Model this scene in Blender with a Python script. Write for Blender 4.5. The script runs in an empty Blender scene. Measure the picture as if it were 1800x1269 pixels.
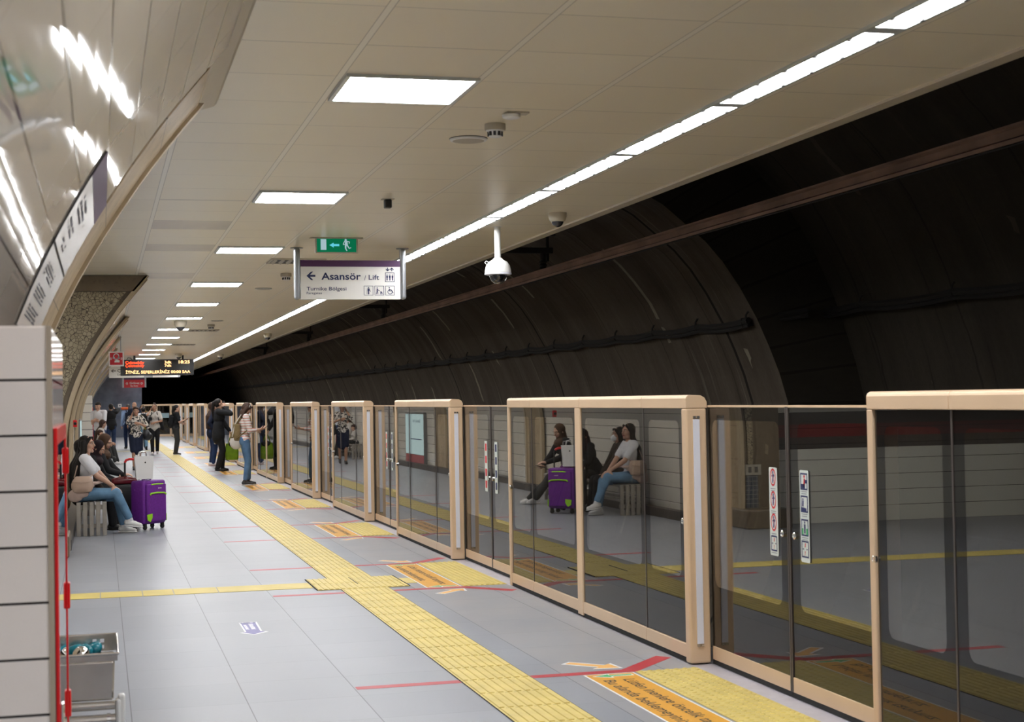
import bpy, bmesh, math, random
import numpy as np
from mathutils import Vector, Matrix, Euler

random.seed(7)
D = bpy.data
SC = bpy.context.scene
COL = SC.collection

# ------------------------------------------------------------------ camera
FPX = 2753.0
YAW, PITCH, ROLL = 0.257266, 0.0236281, -0.0179318
EYE = 1.65


def camera_axes():
    cy, sy, cp, sp = math.cos(YAW), math.sin(YAW), math.cos(PITCH), math.sin(PITCH)
    f = Vector((sy * cp, cy * cp, sp))
    r = Vector((cy, -sy, 0))
    u = r.cross(f)
    r2 = r * math.cos(ROLL) + u * math.sin(ROLL)
    u2 = -r * math.sin(ROLL) + u * math.cos(ROLL)
    return r2, u2, f


_r, _u, _f = camera_axes()
cam_data = D.cameras.new('camera')
cam_data.sensor_fit = 'HORIZONTAL'
cam_data.sensor_width = 36.0
cam_data.lens = FPX / 1800.0 * 36.0
cam_data.clip_start = 0.05
cam_data.clip_end = 400
cam_data.dof.use_dof = True
cam_data.dof.focus_distance = 17.0
cam_data.dof.aperture_fstop = 7.1
cam = D.objects.new('camera', cam_data)
COL.objects.link(cam)
M = Matrix((_r, _u, -_f)).transposed().to_4x4()
M.translation = Vector((0, 0, EYE))
cam.matrix_world = M
SC.camera = cam

# ------------------------------------------------------------------ light level
world = D.worlds.new('world')
world.use_nodes = True
world.node_tree.nodes['Background'].inputs['Color'].default_value = (0.010, 0.009, 0.008, 1)
world.node_tree.nodes['Background'].inputs['Strength'].default_value = 0.1
SC.world = world
vs = SC.view_settings
SC.display_settings.display_device = 'sRGB'
vs.view_transform = 'Standard'
vs.look = 'None'
vs.exposure = 0.12
vs.gamma = 1.0
vs.use_curve_mapping = False
LAMP = 32.0          # radiance of the ceiling lamp diffusers
SC.cycles.max_bounces = 10
SC.cycles.transparent_max_bounces = 24
SC.cycles.glossy_bounces = 6
SC.cycles.sample_clamp_indirect = 6.0
SC.cycles.caustics_reflective = False
SC.cycles.caustics_refractive = False

# ------------------------------------------------------------------ tagging helpers


def tag(o, label=None, cat=None, group=None, kind=None):
    if label: o['label'] = label
    if cat: o['category'] = cat
    if group: o['group'] = group
    if kind: o['kind'] = kind
    return o


def thing(name, label, cat, loc=(0, 0, 0), rz=0.0, group=None):
    o = D.objects.new(name, None)
    o.empty_display_size = 0.1
    COL.objects.link(o)
    o.location = loc
    o.rotation_euler = (0, 0, rz)
    return tag(o, label, cat, group)


ORD = ['first', 'second', 'third', 'fourth', 'fifth', 'sixth', 'seventh', 'eighth', 'ninth', 'tenth',
       'eleventh', 'twelfth', 'thirteenth', 'fourteenth', 'fifteenth', 'sixteenth']


def copy_tree(o, parent=None):
    c = o.copy()
    COL.objects.link(c)
    c.parent = parent
    for ch in list(o.children):
        copy_tree(ch, c)
    return c


# ------------------------------------------------------------------ mesh builder


class MB:
    """collects closed shapes and becomes ONE mesh object"""

    def __init__(self):
        self.v, self.f, self.uv = [], [], {}

    def add(self, verts, faces, uvs=None):
        b = len(self.v)
        self.v += [tuple(p) for p in verts]
        for i, fc in enumerate(faces):
            if uvs is not None:
                self.uv[len(self.f)] = uvs[i]
            self.f.append([b + k for k in fc])
        return self

    def box(self, a, b, M=None):
        x0, y0, z0 = a
        x1, y1, z1 = b
        p = [(x0, y0, z0), (x1, y0, z0), (x1, y1, z0), (x0, y1, z0), (x0, y0, z1), (x1, y0, z1), (x1, y1, z1), (x0, y1, z1)]
        if M is not None: p = [M @ Vector(q) for q in p]
        return self.add(p, [(0, 3, 2, 1), (4, 5, 6, 7), (0, 1, 5, 4), (1, 2, 6, 5), (2, 3, 7, 6), (3, 0, 4, 7)])

    def prism(self, poly, axis, a, b):
        """closed 2D polygon extruded along axis 0/1/2 from a to b; poly in the remaining axes order"""
        n = len(poly)
        o = [k for k in (0, 1, 2) if k != axis]
        vs_ = []
        for t in (a, b):
            for q in poly:
                p = [0, 0, 0]
                p[axis] = t
                p[o[0]], p[o[1]] = q
                vs_.append(p)
        fs = [list(range(n))[::-1], list(range(n, 2 * n))]
        for i in range(n):
            j = (i + 1) % n
            fs.append((i, j, n + j, n + i))
        return self.add(vs_, fs)

    def tube(self, pts, r, seg=8, closed_ends=True):
        pts = [Vector(p) for p in pts]
        rs = r if isinstance(r, (list, tuple)) else [r] * len(pts)
        vs_, fs = [], []
        n = len(pts)
        prev = None
        for i, p in enumerate(pts):
            t = (pts[min(i + 1, n - 1)] - pts[max(i - 1, 0)])
            t = t.normalized() if t.length > 1e-9 else Vector((0, 0, 1))
            a = prev if prev is not None else (Vector((0, 0, 1)) if abs(t.z) < 0.9 else Vector((1, 0, 0)))
            s = t.cross(a)
            if s.length < 1e-6: s = t.orthogonal()
            s.normalize()
            w = s.cross(t).normalized()
            prev = w
            for k in range(seg):
                an = 2 * math.pi * k / seg
                vs_.append(p + (s * math.cos(an) + w * math.sin(an)) * rs[i])
        for i in range(n - 1):
            for k in range(seg):
                j = (k + 1) % seg
                fs.append((i * seg + k, i * seg + j, (i + 1) * seg + j, (i + 1) * seg + k))
        if closed_ends:
            fs.append(list(range(seg))[::-1])
            fs.append([(n - 1) * seg + k for k in range(seg)])
        return self.add(vs_, fs)

    def lathe(self, prof, M=None, seg=20):
        """prof: list of (radius, z) bottom to top"""
        vs_, fs = [], []
        for (r, z) in prof:
            for k in range(seg):
                an = 2 * math.pi * k / seg
                p = Vector((r * math.cos(an), r * math.sin(an), z))
                vs_.append(M @ p if M is not None else p)
        for i in range(len(prof) - 1):
            for k in range(seg):
                j = (k + 1) % seg
                fs.append((i * seg + k, i * seg + j, (i + 1) * seg + j, (i + 1) * seg + k))
        fs.append(list(range(seg))[::-1])
        fs.append([(len(prof) - 1) * seg + k for k in range(seg)])
        return self.add(vs_, fs)

    def ellipsoid(self, c, R, rot=None, seg=14, rings=9):
        c = Vector(c)
        vs_, fs = [], []
        for i in range(rings + 1):
            th = math.pi * i / rings
            th = min(max(th, 0.02), math.pi - 0.02)
            for k in range(seg):
                an = 2 * math.pi * k / seg
                p = Vector((R[0] * math.sin(th) * math.cos(an), R[1] * math.sin(th) * math.sin(an), -R[2] * math.cos(th)))
                vs_.append(c + (rot @ p if rot is not None else p))
        for i in range(rings):
            for k in range(seg):
                j = (k + 1) % seg
                fs.append((i * seg + k, i * seg + j, (i + 1) * seg + j, (i + 1) * seg + k))
        fs.append(list(range(seg))[::-1])
        fs.append([rings * seg + k for k in range(seg)])
        return self.add(vs_, fs)

    def capsule(self, p0, r0, p1, r1, seg=12, flat=None):
        """tapered capsule; flat=(axis vector, factor) squeezes the section along an axis"""
        p0, p1 = Vector(p0), Vector(p1)
        t = p1 - p0
        L = t.length
        t = t / L if L > 1e-6 else Vector((0, 0, 1))
        s = t.orthogonal().normalized()
        w = t.cross(s)
        rings = []
        for k in range(1, 5):
            a = -math.pi / 2 + k * math.pi / 10
            rings.append((p0 + t * (math.sin(a) * r0), math.cos(a) * r0))
        rings.append((p0, r0))
        rings.append(((p0 + p1) / 2, (r0 + r1) / 2))
        rings.append((p1, r1))
        for k in range(1, 5):
            a = k * math.pi / 10
            rings.append((p1 + t * (math.sin(a) * r1), math.cos(a) * r1))
        vs_, fs = [], []
        for c, r in rings:
            for k in range(seg):
                an = 2 * math.pi * k / seg
                d = (s * math.cos(an) + w * math.sin(an)) * r
                if flat is not None:
                    fa = flat[0]
                    d = d - fa * d.dot(fa) * (1 - flat[1])
                vs_.append(c + d)
        for i in range(len(rings) - 1):
            for k in range(seg):
                j = (k + 1) % seg
                fs.append((i * seg + k, i * seg + j, (i + 1) * seg + j, (i + 1) * seg + k))
        fs.append(list(range(seg))[::-1])
        fs.append([(len(rings) - 1) * seg + k for k in range(seg)])
        return self.add(vs_, fs)

    def quad(self, a, b, c, d, uv=None):
        return self.add([a, b, c, d], [(0, 1, 2, 3)], [uv] if uv else None)

    def mesh(self, name):
        me = D.meshes.new(name)
        me.from_pydata(self.v, [], self.f)
        if self.uv:
            L = me.uv_layers.new(name='UVMap')
            for p in me.polygons:
                u = self.uv.get(p.index)
                if u:
                    for k, li in enumerate(p.loop_indices):
                        L.data[li].uv = u[k]
        me.validate()
        me.update()
        return me


def obj(name, mb, mat, parent=None, smooth=False, bevel=0.0, seg=2, recalc=True):
    me = mb.mesh(name) if isinstance(mb, MB) else mb
    if recalc and isinstance(mb, MB):
        bm = bmesh.new()
        bm.from_mesh(me)
        bmesh.ops.recalc_face_normals(bm, faces=bm.faces)
        if bevel > 0:
            ed = [e for e in bm.edges if len(e.link_faces) == 2 and e.calc_face_angle(0) > 0.6]
            bmesh.ops.bevel(bm, geom=ed, offset=bevel, segments=seg, profile=0.5, affect='EDGES', clamp_overlap=True)
        bm.to_mesh(me)
        bm.free()
    if mat is not None: me.materials.append(mat)
    if smooth:
        me.polygons.foreach_set('use_smooth', [True] * len(me.polygons))
        if smooth == 'auto':
            try:
                me.set_sharp_from_angle(angle=0.7)
            except Exception:
                pass
    o = D.objects.new(name, me)
    COL.objects.link(o)
    if parent is not None: o.parent = parent
    return o


def struct(name, mb, mat, parent=None, **k):
    o = obj(name, mb, mat, parent, **k)
    o['kind'] = 'structure'
    return o


_txt_cache = {}


def text(name, body, mat, parent, M, height=None, width=None, ext=0.0008, align='LEFT', bold=0.0):
    """lettering as a mesh; M maps text plane (x right, y up) to parent space. height = cap height"""
    cu = D.curves.new('t', 'FONT')
    cu.body = body
    cu.size = 1.0
    cu.extrude = 0.0
    cu.offset = bold
    cu.resolution_u = 3
    o = D.objects.new('t', cu)
    COL.objects.link(o)
    dg = bpy.context.evaluated_depsgraph_get()
    dg.update()
    me = D.meshes.new_from_object(o.evaluated_get(dg))
    D.objects.remove(o)
    D.curves.remove(cu)
    n = len(me.vertices)
    co = np.empty(n * 3, dtype=np.float32)
    me.vertices.foreach_get('co', co)
    co = co.reshape(-1, 3)
    mn, mx = co[:, :2].min(0), co[:, :2].max(0)
    sy = (height / 0.73) if height else 1.0
    sx = sy
    if width:
        sx = width / (mx[0] - mn[0])
        if not height: sy = sx
    off = {'LEFT': mn[0], 'CENTER': (mn[0] + mx[0]) / 2, 'RIGHT': mx[0]}[align]
    bm = bmesh.new()
    bm.from_mesh(me)
    for v in bm.verts:
        v.co = M @ Vector(((v.co.x - off) * sx, v.co.y * sy, 0))
    bm.to_mesh(me)
    bm.free()
    me.materials.clear()
    me.materials.append(mat)
    me.name = name
    ob = D.objects.new(name, me)
    COL.objects.link(ob)
    ob.parent = parent
    return ob


def frame_m(o, x, y):
    """matrix with origin o, text-right x and text-up y"""
    x, y = Vector(x).normalized(), Vector(y).normalized()
    z = x.cross(y)
    m = Matrix((x, y, z)).transposed().to_4x4()
    m.translation = Vector(o)
    return m


def plate(M, w, h, t=0.0, x0=0.0, y0=0.0, r=0.0):
    """MB of a rectangle (rounded) in plane M, thickness t behind"""
    pts = []
    if r > 0:
        for cx, cy, a0 in ((x0 + w - r, y0 + r, -90), (x0 + w - r, y0 + h - r, 0), (x0 + r, y0 + h - r, 90), (x0 + r, y0 + r, 180)):
            for k in range(5):
                a = math.radians(a0 + 22.5 * k)
                pts.append((cx + r * math.cos(a), cy + r * math.sin(a)))
    else:
        pts = [(x0, y0), (x0 + w, y0), (x0 + w, y0 + h), (x0, y0 + h)]
    return poly_plate(M, pts, t)


def poly_plate(M, pts, t=0.0, mb=None):
    mb = mb or MB()
    n = len(pts)
    if t == 0:
        mb.add([M @ Vector((p[0], p[1], 0)) for p in pts], [list(range(n))])
    else:
        v = [M @ Vector((p[0], p[1], 0)) for p in pts] + [M @ Vector((p[0], p[1], -t)) for p in pts]
        f = [list(range(n)), list(range(n, 2 * n))[::-1]]
        for i in range(n):
            j = (i + 1) % n
            f.append((i, n + i, n + j, j))
        mb.add(v, f)
    return mb


def ring_plate(M, ro, ri, cx=0, cy=0, seg=20, mb=None, sy=1.0):
    mb = mb or MB()
    v, f = [], []
    for k in range(seg):
        a = 2 * math.pi * k / seg
        for r in (ro, ri):
            v.append(M @ Vector((cx + r * math.cos(a), cy + sy * r * math.sin(a), 0)))
    for k in range(seg):
        j = (k + 1) % seg
        f.append((2 * k, 2 * j, 2 * j + 1, 2 * k + 1))
    return mb.add(v, f)


def frame_plate(M, w, h, b, x0=0, y0=0, mb=None):
    mb = mb or MB()
    for (a, c, e, g) in ((x0, y0, w, b), (x0, y0 + h - b, w, b), (x0, y0 + b, b, h - 2 * b), (x0 + w - b, y0 + b, b, h - 2 * b)):
        poly_plate(M, [(a, c), (a + e, c), (a + e, c + g), (a, c + g)], mb=mb)
    return mb


def disc_pts(cx, cy, r, n=12, sy=1.0):
    return [(cx + r * math.cos(2 * math.pi * k / n), cy + sy * r * math.sin(2 * math.pi * k / n)) for k in range(n)]

# ------------------------------------------------------------------ materials


def nodes(name):
    m = D.materials.new(name)
    m.use_nodes = True
    nt = m.node_tree
    return m, nt, nt.nodes['Principled BSDF']


def srgb(r, g, b):
    def l(c):
        c /= 255.0
        return c / 12.92 if c <= 0.04045 else ((c + 0.055) / 1.055) ** 2.4
    return (l(r), l(g), l(b), 1)


class N:
    """tiny node-graph writer"""

    def __init__(self, nt):
        self.nt = nt

    def new(self, t, **kw):
        n = self.nt.nodes.new(t)
        for k, v in kw.items():
            setattr(n, k, v)
        return n

    def link(self, a, b):
        self.nt.links.new(a, b)

    def math(self, op, a, b=None, c=None):
        n = self.new('ShaderNodeMath', operation=op)
        for i, x in enumerate((a, b, c)):
            if x is None: continue
            if isinstance(x, (int, float)): n.inputs[i].default_value = x
            else: self.link(x, n.inputs[i])
        return n.outputs[0]

    def mix(self, fac, a, b):
        n = self.new('ShaderNodeMix', data_type='RGBA')
        if isinstance(fac, (int, float)): n.inputs[0].default_value = fac
        else: self.link(fac, n.inputs[0])
        for i, x in ((6, a), (7, b)):
            if isinstance(x, tuple): n.inputs[i].default_value = x
            else: self.link(x, n.inputs[i])
        return n.outputs[2]

    def coords(self, which='Object'):
        t = self.new('ShaderNodeTexCoord')
        s = self.new('ShaderNodeSeparateXYZ')
        self.link(t.outputs[which], s.inputs[0])
        return t.outputs[which], s.outputs[0], s.outputs[1], s.outputs[2]

    def noise(self, vec, scale, detail=4, rough=0.5):
        n = self.new('ShaderNodeTexNoise')
        n.inputs['Scale'].default_value = scale
        n.inputs['Detail'].default_value = detail
        n.inputs['Roughness'].default_value = rough
        if vec is not None: self.link(vec, n.inputs['Vector'])
        return n.outputs['Fac']

    def ramp(self, fac, stops):
        n = self.new('ShaderNodeValToRGB')
        e = n.color_ramp.elements
        while len(e) < len(stops): e.new(0.5)
        for k, (p, c) in enumerate(stops):
            e[k].position = p
            e[k].color = c
        self.link(fac, n.inputs[0])
        return n.outputs[0]

    def line(self, x, period, off, width):
        """1 where x is within width of a joint at off + k*period"""
        t = self.math('SUBTRACT', x, off - width / 2)
        t = self.math('FLOORED_MODULO', t, period) if False else self.math('WRAP', t, period, 0.0)
        return self.math('LESS_THAN', t, width)

    def mapping(self, vec, scale=(1, 1, 1), rot=(0, 0, 0)):
        n = self.new('ShaderNodeMapping')
        n.inputs['Scale'].default_value = scale
        n.inputs['Rotation'].default_value = rot
        self.link(vec, n.inputs['Vector'])
        return n.outputs[0]

    def bump(self, h, strength, dist=0.01):
        n = self.new('ShaderNodeBump')
        n.inputs['Strength'].default_value = strength
        n.inputs['Distance'].default_value = dist
        self.link(h, n.inputs['Height'])
        return n.outputs[0]


def plain(name, col, rough=0.5, metal=0.0, var=0.0, vscale=8.0, coat=0.0, spec=0.5, bump=0.0, bscale=60.0):
    m, nt, p = nodes(name)
    c = col if len(col) == 4 else col + (1,)
    p.inputs['Base Color'].default_value = c
    p.inputs['Roughness'].default_value = rough
    p.inputs['Metallic'].default_value = metal
    p.inputs['Specular IOR Level'].default_value = spec
    p.inputs['Coat Weight'].default_value = coat
    g = N(nt)
    if var > 0 or bump > 0:
        v, x, y, z = g.coords()
    if var > 0:
        n = g.noise(v, vscale)
        a = tuple(k * (1 - var) for k in c[:3]) + (1,)
        b = tuple(min(1, k * (1 + var)) for k in c[:3]) + (1,)
        g.link(g.ramp(n, [(0.3, a), (0.7, b)]), p.inputs['Base Color'])
    if bump > 0:
        g.link(g.bump(g.noise(v, bscale), bump, 0.004), p.inputs['Normal'])
    return m


def emit(name, col, strength):
    m = D.materials.new(name)
    m.use_nodes = True
    nt = m.node_tree
    nt.nodes.remove(nt.nodes['Principled BSDF'])
    e = nt.nodes.new('ShaderNodeEmission')
    e.inputs['Color'].default_value = col if len(col) == 4 else col + (1,)
    e.inputs['Strength'].default_value = strength
    nt.links.new(e.outputs[0], nt.nodes['Material Output'].inputs[0])
    return m


def glass_mat(name, tint, ior=1.5, refl=(0.95, 0.95, 0.95, 1), faces=2):
    """thin glass sheet: both faces reflect by Fresnel, the rest goes straight through"""
    m = D.materials.new(name)
    m.use_nodes = True
    nt = m.node_tree
    nt.nodes.remove(nt.nodes['Principled BSDF'])
    g = N(nt)
    fr = g.new('ShaderNodeFresnel')
    ge = g.new('ShaderNodeNewGeometry')
    g.link(g.math('ADD', g.math('MULTIPLY', ge.outputs['Backfacing'], 1 / ior - ior), ior), fr.inputs['IOR'])
    F = fr.outputs[0]
    # stacked reflecting faces: n F / (1 + (n - 1) F)
    fac = g.math('DIVIDE', g.math('MULTIPLY', F, float(faces)), g.math('ADD', g.math('MULTIPLY', F, faces - 1.0), 1.0))
    tr = g.new('ShaderNodeBsdfTransparent')
    tr.inputs['Color'].default_value = tint
    gl = g.new('ShaderNodeBsdfGlossy')
    gl.inputs['Roughness'].default_value = 0.0
    gl.inputs['Color'].default_value = refl
    mx = g.new('ShaderNodeMixShader')
    g.link(fac, mx.inputs[0])
    g.link(tr.outputs[0], mx.inputs[1])
    g.link(gl.outputs[0], mx.inputs[2])
    g.link(mx.outputs[0], nt.nodes['Material Output'].inputs[0])
    return m


def floor_material():
    m, nt, p = nodes('floor_tile')
    g = N(nt)
    v, x, y, z = g.coords()
    jx = g.line(x, 0.625, 0.14, 0.006)
    jy = g.line(y, 0.645, 8.096, 0.004)
    n = g.noise(v, 1.3, 6, 0.6)
    n2 = g.noise(v, 35, 3)
    ix = g.math('FLOOR', g.math('DIVIDE', g.math('SUBTRACT', x, 0.14), 0.625))
    iy = g.math('FLOOR', g.math('DIVIDE', g.math('SUBTRACT', y, 8.096), 0.645))
    cb = g.new('ShaderNodeCombineXYZ')
    g.link(ix, cb.inputs[0]); g.link(iy, cb.inputs[1])
    wn = g.new('ShaderNodeTexWhiteNoise', noise_dimensions='2D')
    g.link(cb.outputs[0], wn.inputs['Vector'])
    base = g.ramp(n, [(0.3, (0.226, 0.240, 0.276, 1)), (0.7, (0.258, 0.273, 0.309, 1))])
    base = g.mix(g.math('MULTIPLY', wn.outputs['Value'], 0.22), base, (0.335, 0.35, 0.385, 1))
    base = g.mix(g.math('MULTIPLY', n2, 0.08), base, (0.40, 0.40, 0.41, 1))
    # worn, dusty band next to the screen
    db = g.math('MULTIPLY', g.math('GREATER_THAN', x, 2.64), g.noise(v, 2.2, 5))
    base = g.mix(g.math('MULTIPLY', db, 0.55), base, (0.385, 0.35, 0.315, 1))
    j = g.math('MULTIPLY', jx, 0.85)
    j = g.math('MAXIMUM', j, g.math('MULTIPLY', jy, g.math('ADD', g.math('MULTIPLY', wn.outputs['Value'], 0.35), 0.25)))
    base = g.mix(j, base, (0.05, 0.05, 0.06, 1))
    g.link(base, p.inputs['Base Color'])
    g.link(g.math('ADD', g.math('MULTIPLY', n, 0.16), 0.30), p.inputs['Roughness'])
    p.inputs['Specular IOR Level'].default_value = 0.5
    g.link(g.bump(g.math('SUBTRACT', 1.0, g.math('MAXIMUM', jx, jy)), 0.3, 0.002), p.inputs['Normal'])
    return m


def ceiling_material():
    m, nt, p = nodes('ceiling_panel')
    g = N(nt)
    v, x, y, z = g.coords()
    jy = g.line(y, 0.632, 6.29, 0.005)
    n = g.noise(v, 0.8, 5)
    # light seam rails along the platform
    seam = None
    edge = None
    for c in (-2.72, -2.1, -1.47, -0.85, -0.22, 0.405, 1.05, 1.685, 2.315, 3.165):
        d = g.math('ABSOLUTE', g.math('SUBTRACT', x, c))
        s = g.math('LESS_THAN', d, 0.013)
        e = g.math('LESS_THAN', d, 0.017)
        seam = s if seam is None else g.math('MAXIMUM', seam, s)
        edge = e if edge is None else g.math('MAXIMUM', edge, e)
    iy = g.math('FLOOR', g.math('DIVIDE', g.math('SUBTRACT', y, 6.29), 0.632))
    ix = g.math('FLOOR', g.math('DIVIDE', g.math('SUBTRACT', x, 0.405), 0.63))
    cb = g.new('ShaderNodeCombineXYZ')
    g.link(ix, cb.inputs[0]); g.link(iy, cb.inputs[1])
    wn = g.new('ShaderNodeTexWhiteNoise', noise_dimensions='2D')
    g.link(cb.outputs[0], wn.inputs['Vector'])
    base = g.ramp(n, [(0.25, (0.885, 0.79, 0.60, 1)), (0.75, (0.92, 0.84, 0.665, 1))])
    base = g.mix(g.math('MULTIPLY', wn.outputs['Value'], 0.16), base, (0.76, 0.66, 0.49, 1))
    # stained, replaced panels in one column
    inside = g.math('MULTIPLY', g.math('GREATER_THAN', x, 0.42), g.math('LESS_THAN', x, 1.04))
    far = g.math('MULTIPLY', g.math('GREATER_THAN', y, 11.3), g.math('LESS_THAN', y, 18.5))
    dirty = g.math('MULTIPLY', g.math('MULTIPLY', inside, far), g.math('GREATER_THAN', wn.outputs['Value'], 0.5))
    dn = g.noise(g.mapping(v, (1.0, 0.4, 1)), 2.0, 3)
    dirty = g.math('MULTIPLY', dirty, g.math('MULTIPLY', dn, 1.3))
    base = g.mix(g.math('MINIMUM', dirty, 0.85), base, (0.46, 0.385, 0.29, 1))
    base = g.mix(g.math('MULTIPLY', jy, g.math('ADD', g.math('MULTIPLY', wn.outputs['Value'], 0.7), 0.3)), base, (0.12, 0.09, 0.06, 1))
    base = g.mix(g.math('MULTIPLY', edge, 0.55), base, (0.16, 0.13, 0.09, 1))
    base = g.mix(seam, base, (0.92, 0.86, 0.72, 1))
    g.link(base, p.inputs['Base Color'])
    p.inputs['Roughness'].default_value = 0.30
    p.inputs['Specular IOR Level'].default_value = 0.5
    g.link(g.bump(g.noise(g.mapping(v, (1, 1, 1)), 3.0, 2), 0.03, 0.02), p.inputs['Normal'])
    return m


def vault_tile_material(name, c0, c1, rows=0.165, cols=0.93, rough=0.03, joint=(0.05, 0.04, 0.035, 1), jw=0.006, wav=0.014):
    """glazed wall tile; UV: u = arc length, v = distance along the platform"""
    m, nt, p = nodes(name)
    g = N(nt)
    v, u, w, _ = g.coords('UV')
    ju = g.line(u, rows, 0.0, jw)
    jv = g.line(w, cols, 0.35, jw * 0.6)
    n = g.noise(v, 2.0, 4)
    iu = g.math('FLOOR', g.math('DIVIDE', u, rows))
    iv = g.math('FLOOR', g.math('DIVIDE', g.math('SUBTRACT', w, 0.35), cols))
    cb = g.new('ShaderNodeCombineXYZ')
    g.link(iu, cb.inputs[0]); g.link(iv, cb.inputs[1])
    wn = g.new('ShaderNodeTexWhiteNoise', noise_dimensions='2D')
    g.link(cb.outputs[0], wn.inputs['Vector'])
    base = g.mix(n, c0, c1)
    base = g.mix(g.math('MULTIPLY', wn.outputs['Value'], 0.18), base, tuple(k * 0.75 for k in c0[:3]) + (1,))
    base = g.mix(ju, base, joint)
    base = g.mix(g.math('MULTIPLY', jv, 0.4), base, joint)
    g.link(base, p.inputs['Base Color'])
    p.inputs['Roughness'].default_value = rough
    p.inputs['Specular IOR Level'].default_value = 0.6
    # each glazed tile is slightly out of true and wavy
    wv = g.noise(g.mapping(v, (3.0, 0.9, 1)), 1.6, 1)
    h = g.math('ADD', g.math('MULTIPLY', wv, 1.0), g.math('MULTIPLY', g.math('MULTIPLY', wn.outputs['Value'], g.math('FRACT', g.math('DIVIDE', u, rows))), 0.25))
    h = g.math('SUBTRACT', h, g.math('MULTIPLY', g.math('MAXIMUM', ju, jv), 0.1))
    g.link(g.bump(h, wav, 0.05), p.inputs['Normal'])
    return m


def box_tile_material(name, col, zoff, rows, jw=0.009, band=None, rough=0.10):
    m, nt, p = nodes(name)
    g = N(nt)
    v, x, y, z = g.coords()
    j = g.line(z, rows, zoff, jw)
    n = g.noise(v, 1.5, 4)
    n2 = g.noise(v, 180, 2)
    base = g.mix(n, col, tuple(k * 0.9 for k in col[:3]) + (1,))
    base = g.mix(g.math('MULTIPLY', n2, 0.10), base, tuple(k * 0.5 for k in col[:3]) + (1,))
    if band:
        for z0, z1, c in band:
            s = g.math('MULTIPLY', g.math('GREATER_THAN', z, z0), g.math('LESS_THAN', z, z1))
            base = g.mix(s, base, c)
    base = g.mix(j, base, (0.025, 0.02, 0.02, 1))
    g.link(base, p.inputs['Base Color'])
    p.inputs['Roughness'].default_value = rough
    g.link(g.bump(g.math('SUBTRACT', 1.0, j), 0.4, 0.004), p.inputs['Normal'])
    return m


def stone_material():
    m, nt, p = nodes('travertine')
    g = N(nt)
    v, x, y, z = g.coords()
    n = g.noise(v, 3.0, 8, 0.65)
    n2 = g.noise(v, 22.0, 4)
    base = g.ramp(n, [(0.3, (0.36, 0.265, 0.155, 1)), (0.55, (0.49, 0.375, 0.235, 1)), (0.75, (0.55, 0.43, 0.285, 1))])
    base = g.mix(g.math('MULTIPLY', g.math('GREATER_THAN', n2, 0.62), 0.5), base, (0.20, 0.15, 0.10, 1))
    uvv, u, w, _ = g.coords('UV')
    j = g.line(u, 0.42, 0.0, 0.006)
    base = g.mix(g.math('MULTIPLY', j, 0.8), base, (0.10, 0.075, 0.05, 1))
    g.link(base, p.inputs['Base Color'])
    p.inputs['Roughness'].default_value = 0.42
    g.link(g.bump(n2, 0.15, 0.004), p.inputs['Normal'])
    return m


def mosaic_material():
    m, nt, p = nodes('broken_tile_mosaic')
    g = N(nt)
    v, x, y, z = g.coords()
    vo = g.new('ShaderNodeTexVoronoi', feature='DISTANCE_TO_EDGE')
    vo.inputs['Scale'].default_value = 25.0
    vc = g.new('ShaderNodeTexVoronoi', feature='F1')
    vc.inputs['Scale'].default_value = 25.0
    mp = g.mapping(v, (1, 0.02, 1))
    g.link(mp, vo.inputs['Vector']); g.link(mp, vc.inputs['Vector'])
    gr = g.math('LESS_THAN', vo.outputs['Distance'], 0.05)
    s = g.new('ShaderNodeSeparateColor')
    g.link(vc.outputs['Color'], s.inputs[0])
    base = g.mix(s.outputs[0], (0.44, 0.37, 0.25, 1), (0.33, 0.275, 0.18, 1))
    base = g.mix(gr, base, (0.10, 0.075, 0.05, 1))
    g.link(base, p.inputs['Base Color'])
    p.inputs['Roughness'].default_value = 0.35
    g.link(g.bump(g.math('SUBTRACT', 1.0, gr), 0.4, 0.004), p.inputs['Normal'])
    return m


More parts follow.
